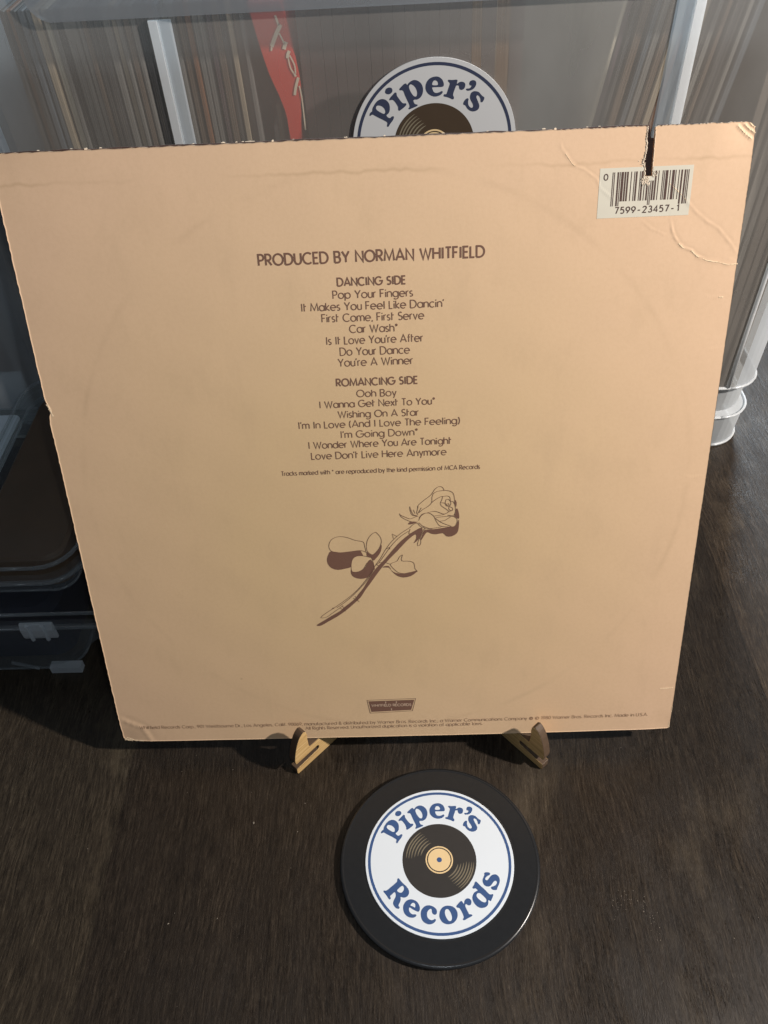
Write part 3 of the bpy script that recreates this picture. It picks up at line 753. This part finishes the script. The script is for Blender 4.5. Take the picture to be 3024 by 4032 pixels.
g('z', .46, [(0, .68), (.46, .68), (0, 0), (.46, 0)])
g("'", .06, [(.05, 1.0), (0, .76)])
g(',', .08, [(.06, .08), (0, -.14)])
g('.', .06, [(.03, 0), (.03, .12)])
g('*', .30, [(.15, 1.02), (.15, .66)], [(0, .93), (.30, .75)], [(.30, .93), (0, .75)])
g('(', .20, arc(.45, .45, .45, .70, 130, 230, 8))
g(')', .20, arc(-.25, .45, .45, .70, 50, -50, 8))
g('-', .34, [(0, .40), (.34, .40)])
g('&', .66, arc(.28, .77, .19, .22, -50, 230, 12)+[(.66, 0)], [(.40, .60)]+arc(.26, .27, .26, .27, 120, 330, 10)+[(.62, .42)])
g('0', .56, arc(.28, .5, .28, .5, 0, 360, 18))
g('1', .26, [(0, .78), (.20, 1), (.20, 0)])
g('2', .52, arc(.26, .74, .25, .26, 170, -30, 9)+[(0, 0), (.54, 0)])
g('3', .52, arc(.25, .75, .22, .25, 150, -80, 8)+arc(.25, .26, .27, .26, 80, -150, 10))
g('4', .60, [(.44, 0), (.44, 1), (0, .28), (.60, .28)])
g('5', .52, [(.48, 1), (.10, 1), (.05, .58)]+arc(.24, .32, .28, .32, 105, -140, 10))
g('6', .56, [(.40, 1)]+arc(.28, .31, .28, .31, 160, 520, 14))
g('7', .50, [(0, 1), (.50, 1), (.16, 0)])
g('8', .54, arc(.27, .76, .21, .24, -90, 270, 12), arc(.27, .27, .27, .27, 90, 450, 14))
g('9', .56, [(.16, 0)]+arc(.28, .69, .28, .31, -20, 340, 14))
g('@', 1.0, arc(.5, .42, .46, .50, 0, 360, 16), arc(.5, .42, .30, .34, 0, 360, 12), [(.38, .2), (.38, .66), (.6, .62), (.6, .44), (.38, .42)])
g('#', 1.0, arc(.5, .42, .46, .50, 0, 360, 16), arc(.5, .42, .22, .24, 50, 310, 8))
SP = .27
def text(mb, s, u0, v0, u1, v1, cap, w, z, gap=.19, mono=False, slant=0):
    wid = 0
    for i, ch in enumerate(s):
        wid += SP if ch == ' ' else (.62 if mono else G[ch][0])
        if i < len(s)-1: wid += gap
    L = hypot(u1-u0, v1-v0); k = L/wid; dx, dy = (u1-u0)/L, (v1-v0)/L
    x = 0; n = 0
    for ch in s:
        if ch == ' ': x += SP+gap; continue
        wch, st = G[ch]; ox = x+(.31-wch/2 if mono else 0)
        for pl in st:
            n += 1
            pts = [(u0+dx*(ox+a)*k-dy*b*cap, v0+dy*(ox+a)*k+dx*b*cap) for a, b in pl]
            mb.stroke(pts, w, (lambda p, q, n=n: z(p, q)+(n % 7)*.000006) if callable(z) else z+(n % 7)*.000006)
        x += (.62 if mono else wch)+gap
PZ = lambda u, v: hz(u, v)+.00009
NAMES = {0: 'heading_text', 1: 'side_title_text', 9: 'side_title_text', 17: 'footnote_text', 18: 'fine_print_text', 19: 'fine_print_text'}
for i, (s, a, b, c, d, cap, wt) in enumerate(TEXT_LINES):
    mb = MB(); cap = cap/1e5
    w = {0: .00080, 1: .00066, 9: .00066, 17: .00031, 18: .00027, 19: .00027}.get(i, .00046)
    text(mb, s, a/1e5+w/2, b/1e5+.0001, c/1e5-w/2, d/1e5+.0001, cap-.0001, w, PZ, gap={0: .22, 1: .22, 9: .22}.get(i, .18))
    mb.build(NAMES.get(i, 'track_title_text'), M['printfine'] if i > 17 else M['print'], jacket)
# rose drawing
mb = MB()
for i, r in enumerate(ROSE_FILLS):
    mb.poly([sm([(a/1e5, b/1e5) for a, b in r], 2)], lambda p, q, i=i: hz(p, q)+.00007+i*.000005)
mb.build('rose_shadow_print', M['print'], jacket)
mb = MB()
for i, r in enumerate(ROSE_LINES):
    P = [(a/1e5, b/1e5) for a, b in r]
    mb.stroke(sm(P, 3, False) if len(P) > 3 else P, .00024, lambda p, q, i=i: hz(p, q)+.00013+(i % 9)*.000006)
mb.build('rose_outline_print', M['print'], jacket)
# trapezoid imprint plate above the fine print
mb = MB(); P = [(a/1e5, b/1e5) for a, b in PLATE]; cxp = sum(p[0] for p in P)/4; cyp = sum(p[1] for p in P)/4
def shr(k, m_): return [(cxp+(p[0]-cxp)*k, cyp+(p[1]-cyp)*m_) for p in P]
o_, i_ = shr(1, 1), shr(.975, .94)
mb.poly([o_, i_], PZ)
mb.poly([shr(.93, .80)], PZ)
mb.build('imprint_plate_print', M['print'], jacket)
mb = MB()
PZ2 = lambda u, v: hz(u, v)+.00016
text(mb, 'WHITFIELD RECORDS', cxp-.01110, cyp-.0003, cxp+.01110, cyp-.0002, .00155, .00040, PZ2, gap=.22)
for x, y0, y1 in ((cxp-.0031, cyp+.0018, cyp+.0032), (cxp+.0029, cyp+.0018, cyp+.0032), (cxp+.0000, cyp-.0032, cyp-.0018)):
    mb.stroke([(x, y0), (x, y1)], .00060, PZ2)
mb.build('imprint_plate_lettering', M['platelight'], jacket)
# barcode label
B0, B1, BT, BB = .25773, .28930, .29757, .28425
mb = MB()
def patch(u0, u1, v0, v1, z, nu, nv, skip=None, sk=None):
    vsx = []; fs = []
    for j in range(nv+1):
        for i in range(nu+1):
            u = u0+(u1-u0)*i/nu; v = v0+(v1-v0)*j/nv
            if sk: u, v = sk(u, v)
            vsx.append((u, v, hz(u, v)+z))
    for j in range(nv):
        for i in range(nu):
            u = u0+(u1-u0)*(i+.5)/nu; v = v0+(v1-v0)*(j+.5)/nv
            if skip and skip(u, v): continue
            a = j*(nu+1)+i; fs.append((a, a+1, a+nu+2, a+nu+1))
    mb.add(vsx, fs)
NO = lambda u, v: v > VN-.00005 and UL0-.0003 < u < UR0+.0002
def lsk(u, v): return (u+(v-.279)*.0-(.0006 if u < .2600 else 0)*(v-.2794)/.02*-1, v)
for (a, b, c, d, nu, nv) in ((.25240, UL0-.00045, .27960, .29925, 24, 30), (UL0-.00045, UR0+.00030, .27960, VN-.0001, 6, 24), (UR0+.00030, .29090, .27960, .29925, 22, 30)):
    patch(a, b, c, d, .00007, nu, nv)
mb.build('barcode_label', M['white'], jacket)
mb = MB()
UPC = '1010'[:3]+' '+''
Lc = {'0': '0001101', '7': '0111011', '5': '0110001', '9': '0001011', '2': '0010011', '3': '0111101', '4': '0100011', '1': '0011001'}
code = '101'+''.join(Lc[c] for c in '075992')+'01010'+''.join(''.join('10'[int(q)] for q in Lc[c]) for c in '234571')+'101'
nmod = len(code); mw = (B1-B0)/nmod; k = 0
while k < nmod:
    if code[k] == '1':
        e = k
        while e < nmod and code[e] == '1': e += 1
        long = k < 10 or k >= nmod-10 or 45 <= k < 50
        a = B0+k*mw; b = B0+e*mw; vb = BB if long else BB+.00185; vt = BT
        if b > UL0-.0004 and a < UR0+.0004: vt = VN-.0018
        aa, bb_ = a, b
        patch(aa, bb_, vb, vt, .00013, 2, 16)
        k = e
    else: k += 1
mb.build('barcode_bars', M['barink'], jacket)
mb = MB(); bz = lambda u, v: hz(u, v)+.00014
text(mb, '7599-23457-1', .25975, .28130, .28710, .28145, .00245, .00044, bz, gap=.24, mono=True)
text(mb, '0', .25428, .29465, .25428+.00155, .29465, .0023, .00042, bz, gap=.1, mono=False)
mb.build('barcode_digits', M['barink'], jacket)

# ------------------------------------------------------------------ bamboo display stand
stand = empty('display_stand', (0, .03, 0), 'small folding bamboo display stand whose two hooked feet hold up the tan jacket', 'display stand')
sn, cs = sin(.8065), cos(.8065)
def leg(base, dvec, side, name):
    d = Vector((*dvec, 0)).normalized(); nrm = Vector((d.y, -d.x, 0))*side
    bx = Vector((base[0], base[1], 0))
    def backs(z): return (.0046+(z-.018)*.333+.0004-base[1])/d.y
    prof = sm([(.0002, .0107), (-.0002, .0150), (.0014, .0226), (.0037, .0290), (.0062, .0331), (.0090, .0350)], 3, False)
    prof += [(.0107, .0335), (.0112, .0300), (.0109, .0250), (.0110, .0182), (.0117, .0168)]
    prof += [(backs(.0168)+.0009, .0168), (backs(.11), .11), (backs(.11)+.008, .112), (backs(.11)+.014, .106), (.083, .02), (.086, 0), (.0003, 0), (-.0003, .0015), (-.0002, .0058), (.0168, .0070), (.0176, .0082), (.0176, .0098), (.0168, .0107)]
    T = .0050
    mb = MB(); mb.prism(prof, 0, T, lambda p, t: (bx+d*p[0]+nrm*t+Vector((0, 0, p[1])))-Vector((0, .03, 0)))
    o = mb.build(name, M['bamboo'], stand, fix=True)
    o.data.materials.append(M['char'])
    for p in o.data.polygons:
        if abs(p.normal.dot(nrm)) < .5: p.material_index = 1
    bv = o.modifiers.new('bevel', 'BEVEL'); bv.width = .0004; bv.segments = 2; bv.limit_method = 'ANGLE'
    return o
leg((-.0565, -.0128), (.6920, .7219), -1, 'leg')
leg((.0841, -.0134), (-.6656, .7463), 1, 'leg')
mb = MB(); mb.box(.0035, .0175, .0180, .0240, .004, .040); mb.build('hinge_block', M['bamboo'], stand)

# ------------------------------------------------------------------ shop logo disc, used on coaster and sticker
def logo(parent, R, z, mats, step=.00006):
    def disc(name, r0, r1, zz, m, seg=96):
        mb = MB()
        if r0 == 0: mb.add([(r1*cos(2*pi*k/seg), r1*sin(2*pi*k/seg), zz) for k in range(seg)], [tuple(range(seg))])
        else: mb.add([(r*cos(2*pi*k/seg), r*sin(2*pi*k/seg), zz) for r in (r0, r1) for k in range(seg)], [(k, seg+k, seg+(k+1) % seg, (k+1) % seg) for k in range(seg)])
        return mb.build(name, m, parent)
    disc('printed_ring', .928*R, .964*R, z+step, mats['labelb'])
    disc('printed_record', 0, .498*R, z+step, mats['labelk'])
    disc('printed_record_label', 0, .185*R, z+2*step, mats['labelt'])
    disc('printed_record_label_ring', .152*R, .166*R, z+3*step, mats['labelk'])
    disc('printed_spindle_hole', 0, .034*R, z+3*step, mats['labelb'], 32)
    mb = MB()
    for a0, a1, rs in ((118, 177, (.255, .295, .335, .375, .412, .447)), (-62, -4, (.255, .292, .328, .364, .400, .435, .462))):
        for j, r in enumerate(rs):
            n = 22; sh = (j-3)*1.6; vsx = []; fs = []
            for k in range(n+1):
                t = k/n; a = radians(a0+sh+(a1-a0-abs(sh))*t); w = .0085*R*sin(pi*min(1, max(0, t)))**.6
                vsx += [((r*R-w)*cos(a), (r*R-w)*sin(a), z+2.2*step), ((r*R+w)*cos(a), (r*R+w)*sin(a), z+2.2*step)]
            for k in range(n): fs.append((2*k, 2*k+1, 2*k+3, 2*k+2))
            mb.add(vsx, fs)
    mb.build('printed_groove_lines', mats['groove'], parent)
    for rings in LOGO_LETTERS:
        mb = MB()
        mb.poly([sm([(a*R/1000, b*R/1000) for a, b in r[:-1] if True] if r[0] == r[-1] else [(a*R/1000, b*R/1000) for a, b in r], 3) for r in rings], z+step)
        mb.build('printed_letter', mats['labelb'], parent)
coaster = empty('coaster', (.0227, -.0657, 0), 'black record-shaped coaster with white shop label lying on the table', 'coaster')
RL = .0393
prof = [(.020, .0004), (.0500, .0004), (.0519, .0009), (.0529, .0020), (.0530, .0027), (.0526, .0034), (.0518, .0037)]
r = .0512
while r > RL+.0012:
    prof += [(r, .00374), (r-.00045, .00344)]; r -= .0009
prof += [(RL+.0006, .0038), (RL+.0002, .0038), (RL-.004, .0037)]
mb = MB(); mb.lathe(prof, 160); mb.build('record_disc', M['rubber'], coaster, smooth=True)
mb = MB(); mb.lathe([(RL-.0002, .0037), (RL, .00385), (RL-.00015, .0040)], 160); mb.build('label_disc', M['labelw'], coaster)
logo(coaster, RL, .0040, M)

# ------------------------------------------------------------------ big clear crate behind
crate = empty('storage_crate', (.025, .43, 0), 'large clear plastic crate full of records standing behind the jacket, round sticker on front', 'storage crate')
CX, CY = .025, .43
H = .36
def csec(z, grow=0., ch=.026):
    """chamfered plan of the crate at height z"""
    y0 = .265-.055*z-grow; y1 = .60+.05*z+grow; xl = -.206-ch-.02*z-grow; xr = .2555+ch+.02*z+grow
    P = []
    for cx, cy, a0 in ((xr-ch, y0+ch, -90), (xr-ch, y1-ch, 0), (xl+ch, y1-ch, 90), (xl+ch, y0+ch, 180)):
        for k in range(9): P.append((cx+ch*cos(radians(a0+90*k/8)), cy+ch*sin(radians(a0+90*k/8))))
    return [(p[0]-CX, p[1]-CY, z) for p in P]
mb = MB()
mb.loft([csec(.0, -.004), csec(.0, 0), csec(.030, .0006), csec(.034, -.0035), csec(.056, -.0030), csec(.060, 0), csec(.345, 0)], cap0=True)
body = mb.build('body', M['crate'], crate)
body.data.materials.append(M['ribthin']); body.data.materials.append(M['base']); body.data.materials.append(M['side'])
for p in body.data.polygons:
    if p.center.z < .062 and abs(p.normal.z) < .95: p.material_index = 2
    elif abs(p.normal.x) > .15: p.material_index = 3
mb = MB()
for z, gq in ((.0015, .0006), (.031, .0012), (.060, .0006)):
    sc = [Vector(p) for p in csec(z, gq)]; mb.tube(sc+[sc[0]], .0011, 6)
mb.build('base_rim', M['rib'], crate, smooth=True)
mb = MB()
mb.loft([csec(.3455, .0005), csec(.346, .003), csec(.368, .004), csec(.370, .001)], cap1=True)
mb.build('lid', M['ribthin'], crate)
# moulded ribs on the front face and corner edges
def rib(x, w, dz0, dz1, side, wside):
    mb = MB()
    for (a, b, ya, yb, mt) in ((x-w/2, x+w/2, -.0050, -.0050, 0),):
        secs = []
        for z in (dz0, dz1):
            y = .265-.055*z
            secs.append([(p[0]-CX, p[1]-CY, z) for p in ((a, y-.0032), (b, y-.0032), (b+.0004, y-.0003), (a-.0004, y-.0003))])
        mb.loft(secs, True, True)
    o = mb.build('rib', M['rib'], crate)
    mb = MB(); secs = []
    for z in (dz0, dz1):
        y = .265-.055*z; e = x+side*w/2
        q = ((e+side*.0006, y-.0029), (e+side*wside, y-.0012), (e+side*(wside+.001), y-.0004), (e+side*.0006, y-.0004))
        secs.append([(p[0]-CX, p[1]-CY, z) for p in q])
    mb.loft(secs, True, True); mb.build('rib_flank', M['ribthin'], crate, fix=True)
rib(-.1148, .0046, .062, .326, 1, .0062)
rib(.1722, .0052, .062, .326, -1, .0085)
for xx, sgn in ((.2555, 1),):
    mb = MB(); mb.tube([(xx-CX, .265-.055*z-.0004-CY, z) for z in (.061, .12, .2, .3265)], .0016, 8)
    mb.build('corner_edge', M['rib'], crate, smooth=True)
# handle band under the lid, rounded at its left end
mb = MB(); pts = [(-.178+.014*(1-cos(radians(a))), .3265+.014*(1-sin(radians(a)))+.0015*(1-cos(radians(a)))) for a in range(0, 91, 15)]
pts += [(.235, .3295), (.235, .3440), (-.178, .3440)]
mb.prism(pts, .0006, .0048, lambda p, t: (p[0]-CX, .265-.055*p[1]-t-CY, p[1]))
mb.build('handle_band', M['handle'], crate, fix=True)
# shop sticker on the crate
zs = .2545
stick = empty('sticker', (.0338, .265-.055*zs-.0016, zs), 'round white shop sticker with blue ring and lettering stuck on the clear crate front', 'sticker', (pi/2+.055, 0, 0))
SR = .0474
mb = MB(); mb.lathe([(SR-.0001, -.0009), (SR, -.0004), (SR-.0001, 0)], 128); mb.build('sticker_disc', simple('sticker_grey_white', (.53, .545, .56), .5, .3, .03, 30), stick)
MS = dict(M); MS['labelb'] = simple('sticker_navy', (.036, .045, .085), .5, .3, .08, 200); MS['labelk'] = simple('sticker_brown_black', (.058, .040, .026), .45, .4, .1, 90)
logo(stick, SR*.985, 0, MS, .0001)

# ------------------------------------------------------------------ records inside
rr = random.Random(21)
def sleeve(x, t, lean, mat, label, y0=None, bev=True, h=.317, d=.312, z0=.010, grp='record sleeves packed edge-on in the clear crate'):
    mb = MB(); mb.box(-t/2, t/2, 0, d, 0, h)
    o = mb.build('record_sleeve', mat); o.location = (x, y0 if y0 is not None else .273+rr.uniform(0, .003), z0)
    o.rotation_euler = (0, lean, 0)
    if bev: bv = o.modifiers.new('bevel', 'BEVEL'); bv.width = min(.0006, t*.3); bv.segments = 1
    return tag(o, label, 'record sleeve', grp)
ORD = ('first second third fourth fifth sixth seventh eighth ninth tenth eleventh twelfth thirteenth fourteenth fifteenth sixteenth seventeenth eighteenth nineteenth twentieth '
       'twenty-first twenty-second twenty-third twenty-fourth twenty-fifth twenty-sixth twenty-seventh twenty-eighth twenty-ninth thirtieth thirty-first thirty-second '
       'thirty-third thirty-fourth thirty-fifth thirty-sixth thirty-seventh thirty-eighth thirty-ninth fortieth').split()
CN = 'grey brown dark tan cream olive plum slate rust umber'.split()
x = -.200; n = 0
while x < -.064:
    t = rr.choice((.0028, .0032, .0036, .0042)); mi = rr.choices(range(9), (5, 4, 5, 3, .7, 3, 2, 2, .5))[0]
    sleeve(x+t/2, t*.92, -.020+rr.uniform(-.002, .002), SLEEVE[mi], CN[mi]+' record sleeve edge, '+ORD[n]+' from the left end of the big clear crate'); x += t+.0003; n += 1
mb = MB(); rp = sm([(-.0672, .3265), (-.0640, .3080), (-.0600, .2900), (-.0545, .2735), (-.0522, .2525), (-.0495, .150), (-.0480, .011)], 3, False)+sm([(-.0420, .011), (-.0430, .150), (-.0452, .255), (-.0432, .2815), (-.0455, .3020), (-.0492, .3265)], 3, False)
mb.prism([(p[0]+.0505, p[1]-.010) for p in rp], 0, .31, lambda p, t: (p[0], t, p[1]))
redrec = mb.build('record_sleeve', M['red'], fix=True); redrec.location = (-.0505, .2690, .010)
tag(redrec, 'bright red bowed record sleeve with pale lettering inside the clear crate', 'record sleeve')
mb = MB()
for pl, w in (([(-.0022, .3216-.012), (-.0009, .3166-.012)], .0012), ([(.0002, .3170-.012), (-.0030, .3120-.012), (-.0062, .3062-.012)], .0022), ([(-.0062, .3062-.012), (-.0066, .3040-.012)], .0010),
              ([(-.0012, .3128-.012), (.0004, .3092-.012), (.0010, .3070-.012)], .0009), ([(.0022, .3082-.012), (.0012, .3062-.012), (.0006, .3045-.012)], .0020),
              ([(.0034, .3036-.012), (.0024, .3016-.012), (.0020, .2998-.012)], .0017), ([(.0024, .3000-.012), (.0030, .2950-.012), (.0048, .2915-.012)], .0008), ([(.0034, .3012-.012), (.0056, .2960-.012), (.0056, .2915-.012)], .0008), ([(.0048, .2918-.012), (.0056, .2900-.012)], .0012),
              ([(.0070, .2895-.012), (.0050, .2845-.012), (.0038, .2800-.012)], .0015), ([(.0070, .2850-.012), (.0078, .2780-.012), (.0080, .2600-.012)], .0008)):
    mb.stroke(sm(pl, 3, False) if len(pl) > 2 else pl, w, 0.)
ltr = mb.build('spine_lettering', M['pale'], redrec); ltr.rotation_euler = (pi/2, 0, 0); ltr.location = (0, -.0006, .0005)
for k, xb in enumerate((-.0600, -.0562, -.0530)):
    sleeve(xb, .0030, -.018, SLEEVE[(2, 0, 5)[k]], ('leftmost', 'middle', 'rightmost')[k]+' of three short sleeve edges tucked under the left of the red sleeve', h=.262-.012*(2-k))
PD = simple('plain_dusky_card', (.080, .062, .060), .6, .3, .18, 12)
x = -.0385; n = 0
while x < .088:
    t = rr.choice((.0056, .0066, .0078)); warm = x > .055
    sleeve(x+t/2, t*.985, -.012, SLEEVE[9] if warm and n % 2 else PD, ('umber brown' if warm and n % 2 else 'plain dusky')+' record sleeve, '+ORD[n]+' to the right of the red sleeve', h=.3165, bev=False, y0=.2745+.0001*(n % 3)); x += t+.0001; n += 1
x = .088; n = 0
while x < .1645:
    t = rr.choice((.0030, .0036, .0044)); mi = rr.choices(range(9), (4, 4, 4, 2, 1, 3, 1, 3, 2))[0]
    sleeve(x+t/2, t*.92, .165+rr.uniform(-.004, .004), SLEEVE[mi], CN[mi]+' record sleeve leaning right, '+ORD[n]+' of the leaning row by the right rib', h=.316); x += t*1.03+.0004; n += 1
SOFT = [simple('soft_grey_wrap', (.20, .18, .16), .6, .3, .3, 25), simple('soft_brown_wrap', (.145, .120, .100), .6, .3, .3, 25)]
x = .2165; n = 0
while x < .262:
    t = rr.choice((.0036, .0044, .006)); mi = rr.choice((0, 1))
    if x+.309*.045 < .272:
        sleeve(x+t/2, t*.92, .045+rr.uniform(-.003, .003), SOFT[mi], CN[mi]+' record sleeve, '+ORD[n]+' of the upright row at the right end of the crate', h=.318); n += 1
    x += t*1.03+.0004


# ------------------------------------------------------------------ clear bins at the left
def bin_(name, label, loc, w, d, z, h, top_out, contents, rad=.016, group=None, lx=0.):
    """loc = centre of the base"""
    t = empty(name, (loc[0], loc[1], z), label, 'storage bin', group=group)
    def sec(zz, g, r=rad): return rrect(-w/2-g, w/2+g+(lx if zz > h-.0135 or (lx and g > .005 and zz > h-.02) else 0), -d/2-g, d/2+g, max(r+g, .004), zz)
    mb = MB(); mb.loft([sec(.0005, -.002), sec(.002, 0), sec(.008, .0008), sec(h-.014, top_out), sec(h-.013, top_out+.003), sec(h-.006, top_out+.003)], cap0=True)
    mb.build('body', M['bin'], t, smooth=False)
    mb = MB()
    for zz, g, r in ((h-.0135, top_out+.0034, .0011), (.0022, .0002, .0008)):
        P = [Vector(p) for p in sec(zz, g)]; mb.tube(P+[P[0]], r, 6)
    mb.build('rim', M['binrim'], t, smooth=True)
    mb = MB(); mb.loft([sec(h-.0055, top_out+.0042), sec(h-.001, top_out+.0040), sec(h, top_out+.003), sec(h, top_out-.003), sec(h-.0025, top_out-.005)], cap1=True)
    lid = mb.build('lid', M['binlid'], t)
    mb = MB(); P = [Vector(p) for p in sec(h-.0002, top_out+.0032)]; mb.tube(P+[P[0]], .0012, 6); mb.build('lid_edge', M['binrim'], t, smooth=True)
    return t, lid
def latch(t, x, y, z, w, h, m='ribthin'):
    mb = MB()
    prof = [(0, 0), (-.0022, .0005), (-.0034, h*.25), (-.0036, h*.7), (-.0020, h), (0, h)]
    mb.prism(prof, x-w/2, x+w/2, lambda p, q: (q, y+p[0], z+p[1]))
    o = mb.build('latch', M[m], t, fix=True); bv = o.modifiers.new('bevel', 'BEVEL'); bv.width = .0006; bv.segments = 2
    mb = MB(); mb.tube([(x-w*.22, y-.0036, z+.001), (x-w*.22, y-.0040, z+h+.001)], .0012, 6); mb.tube([(x+w*.24, y-.0036, z+.001), (x+w*.24, y-.0040, z+h+.001)], .0012, 6)
    mb.build('latch_rib', M[m], t)
lowb, _ = bin_('lidded_bin', 'wide clear lidded bin with latch, lowest of the bins left of the jacket', (-.305, .155), .205, .180, 0, .069, .006, None, group='lidded clear bins', lx=.045)
latch(lowb, .094, -.0985, .047, .020, .014)
mb = MB(); mb.box(.083, .103, -.0935, -.088, .0006, .0062); mb.build('foot_tab', M['ribthin'], lowb)
mb = MB(); mb.tube([(.060, -.0925, .012), (.076, -.0925, .005)], .0012, 6); mb.build('latch_strut', M['binrim'], lowb)
upb, lid = bin_('lidded_bin', 'narrow clear bin holding dark brown contents, stacked on the wide lidded bin', (-.2185, .1545), .060, .165, .0695, .032, .006, None, rad=.012, group='lidded clear bins')
mb = MB(); mb.add([p for p in rrect(-.100, .097, -.083, .083, .012, .006)]+[p for p in rrect(-.100, .097, -.083, .083, .012, .050)], [])
mb = MB(); mb.loft([rrect(-.098, .096, -.083, .083, .012, .006), rrect(-.098, .096, -.083, .083, .012, .046), rrect(-.092, .090, -.078, .078, .010, .050)], True, True)
o = mb.build('folded_cloth', M['navy']); o.location = (-.305, .155, 0)
tag(o, 'dark navy folded cloth filling the wide lidded bin', 'cloth')
mb = MB(); mb.loft([rrect(-.028, .028, -.079, .079, .010, .003), rrect(-.028, .028, -.079, .079, .010, .024), rrect(-.026, .026, -.077, .077, .010, .026)], True, True)
o = mb.build('brown_box', M['brown']); o.location = (-.2185, .1545, .0695)
tag(o, 'dark brown glossy box inside the narrow clear bin', 'box')
mb = MB(); mb.loft([rrect(-.036, .026, -.066, .066, .006, 0), rrect(-.036, .026, -.066, .066, .006, .006)], True, True)
o = mb.build('card_packet', M['palecard']); o.location = (-.296, .172, .0697); tag(o, 'pale blue-grey card packet lying on the wide lidded bin', 'packet')
# second crate at the far left
c2 = empty('storage_crate', (-.485, .49, 0), 'clear plastic crate at the far left edge, partly hidden by the tan jacket', 'storage crate')
def csec2(z, g=0.):
    return rrect(-.235-g-.02*z, .232+g+.02*z, -.185-g-.01*z, .185+g, .03, z, 6)
mb = MB(); mb.loft([csec2(0, -.004), csec2(.0005), csec2(.35)], cap0=True); mb.build('body', M['ribthin'], c2)
mb = MB(); P = [Vector(p) for p in csec2(.0015, .0006)]; mb.tube(P+[P[0]], .0011, 6)
mb.build('base_rim', M['rib'], c2, smooth=True)
mb = MB(); mb.loft([csec2(.351, .002), csec2(.365, .004), csec2(.366, 0)], cap1=True); mb.build('lid', M['ribthin'], c2)
mb = MB(); mb.box(-.20, .182, -.170, .15, .006, .056)
o = mb.build('cardboard_box', M['palecard']); o.location = (-.485, .49, 0); tag(o, 'pale blue-grey box at the bottom of the far left crate', 'box')
xs = -.675; n = 0
while xs < -.285:
    t = .012; mi = rr.choice((0, 1, 2, 5, 6, 7))
    mb = MB(); mb.box(-t/2+.0003, t/2-.0003, 0, .30, 0, .275)
    o = mb.build('record_sleeve', SLEEVE[mi]); o.location = (xs, .322, .0565)
    tag(o, CN[mi]+' record sleeve in the far left crate, '+ORD[n]+' from its left end', 'record sleeve', 'record sleeves in the far left crate'); xs += t; n += 1

# dust and a scuff on the table
rd = random.Random(44); mb = MB()
def fleck(x, y, r):
    n = 5; a0 = rd.uniform(0, 6)
    ring = [(x+r*rd.uniform(.4, 1)*cos(a0+2*pi*k/n), y+r*rd.uniform(.5, 1.4)*sin(a0+2*pi*k/n), .0001) for k in range(n)]
    mb.add(ring+[(x, y, .0001+r*.5)], [(k, (k+1) % n, n) for k in range(n)])
for k in range(95):
    x, y = rd.uniform(-.26, .26), rd.uniform(-.17, .05)
    if hypot(x-.0227, y+.0657) < .056: continue
    fleck(x, y, rd.choice((.00010, .00013, .00018, .00026)))
for x, y, r in ((-.0795, -.0415, .0007), (-.0545, -.047, .0004), (-.118, -.094, .0006), (-.093, -.092, .0005)): fleck(x, y, r)
for k in range(46):
    a = rd.uniform(-.3, 2.4); x = .118+.011*cos(a)+rd.gauss(0, .0012); y = -.098+.016*sin(a)-.004+rd.gauss(0, .003)
    fleck(x, y, rd.uniform(.00012, .00030))
o = mb.build('dust_flecks', M['dust']); tag(o, 'pale dust flecks and a small scuff scattered on the dark table top', 'dust', None, 'stuff')
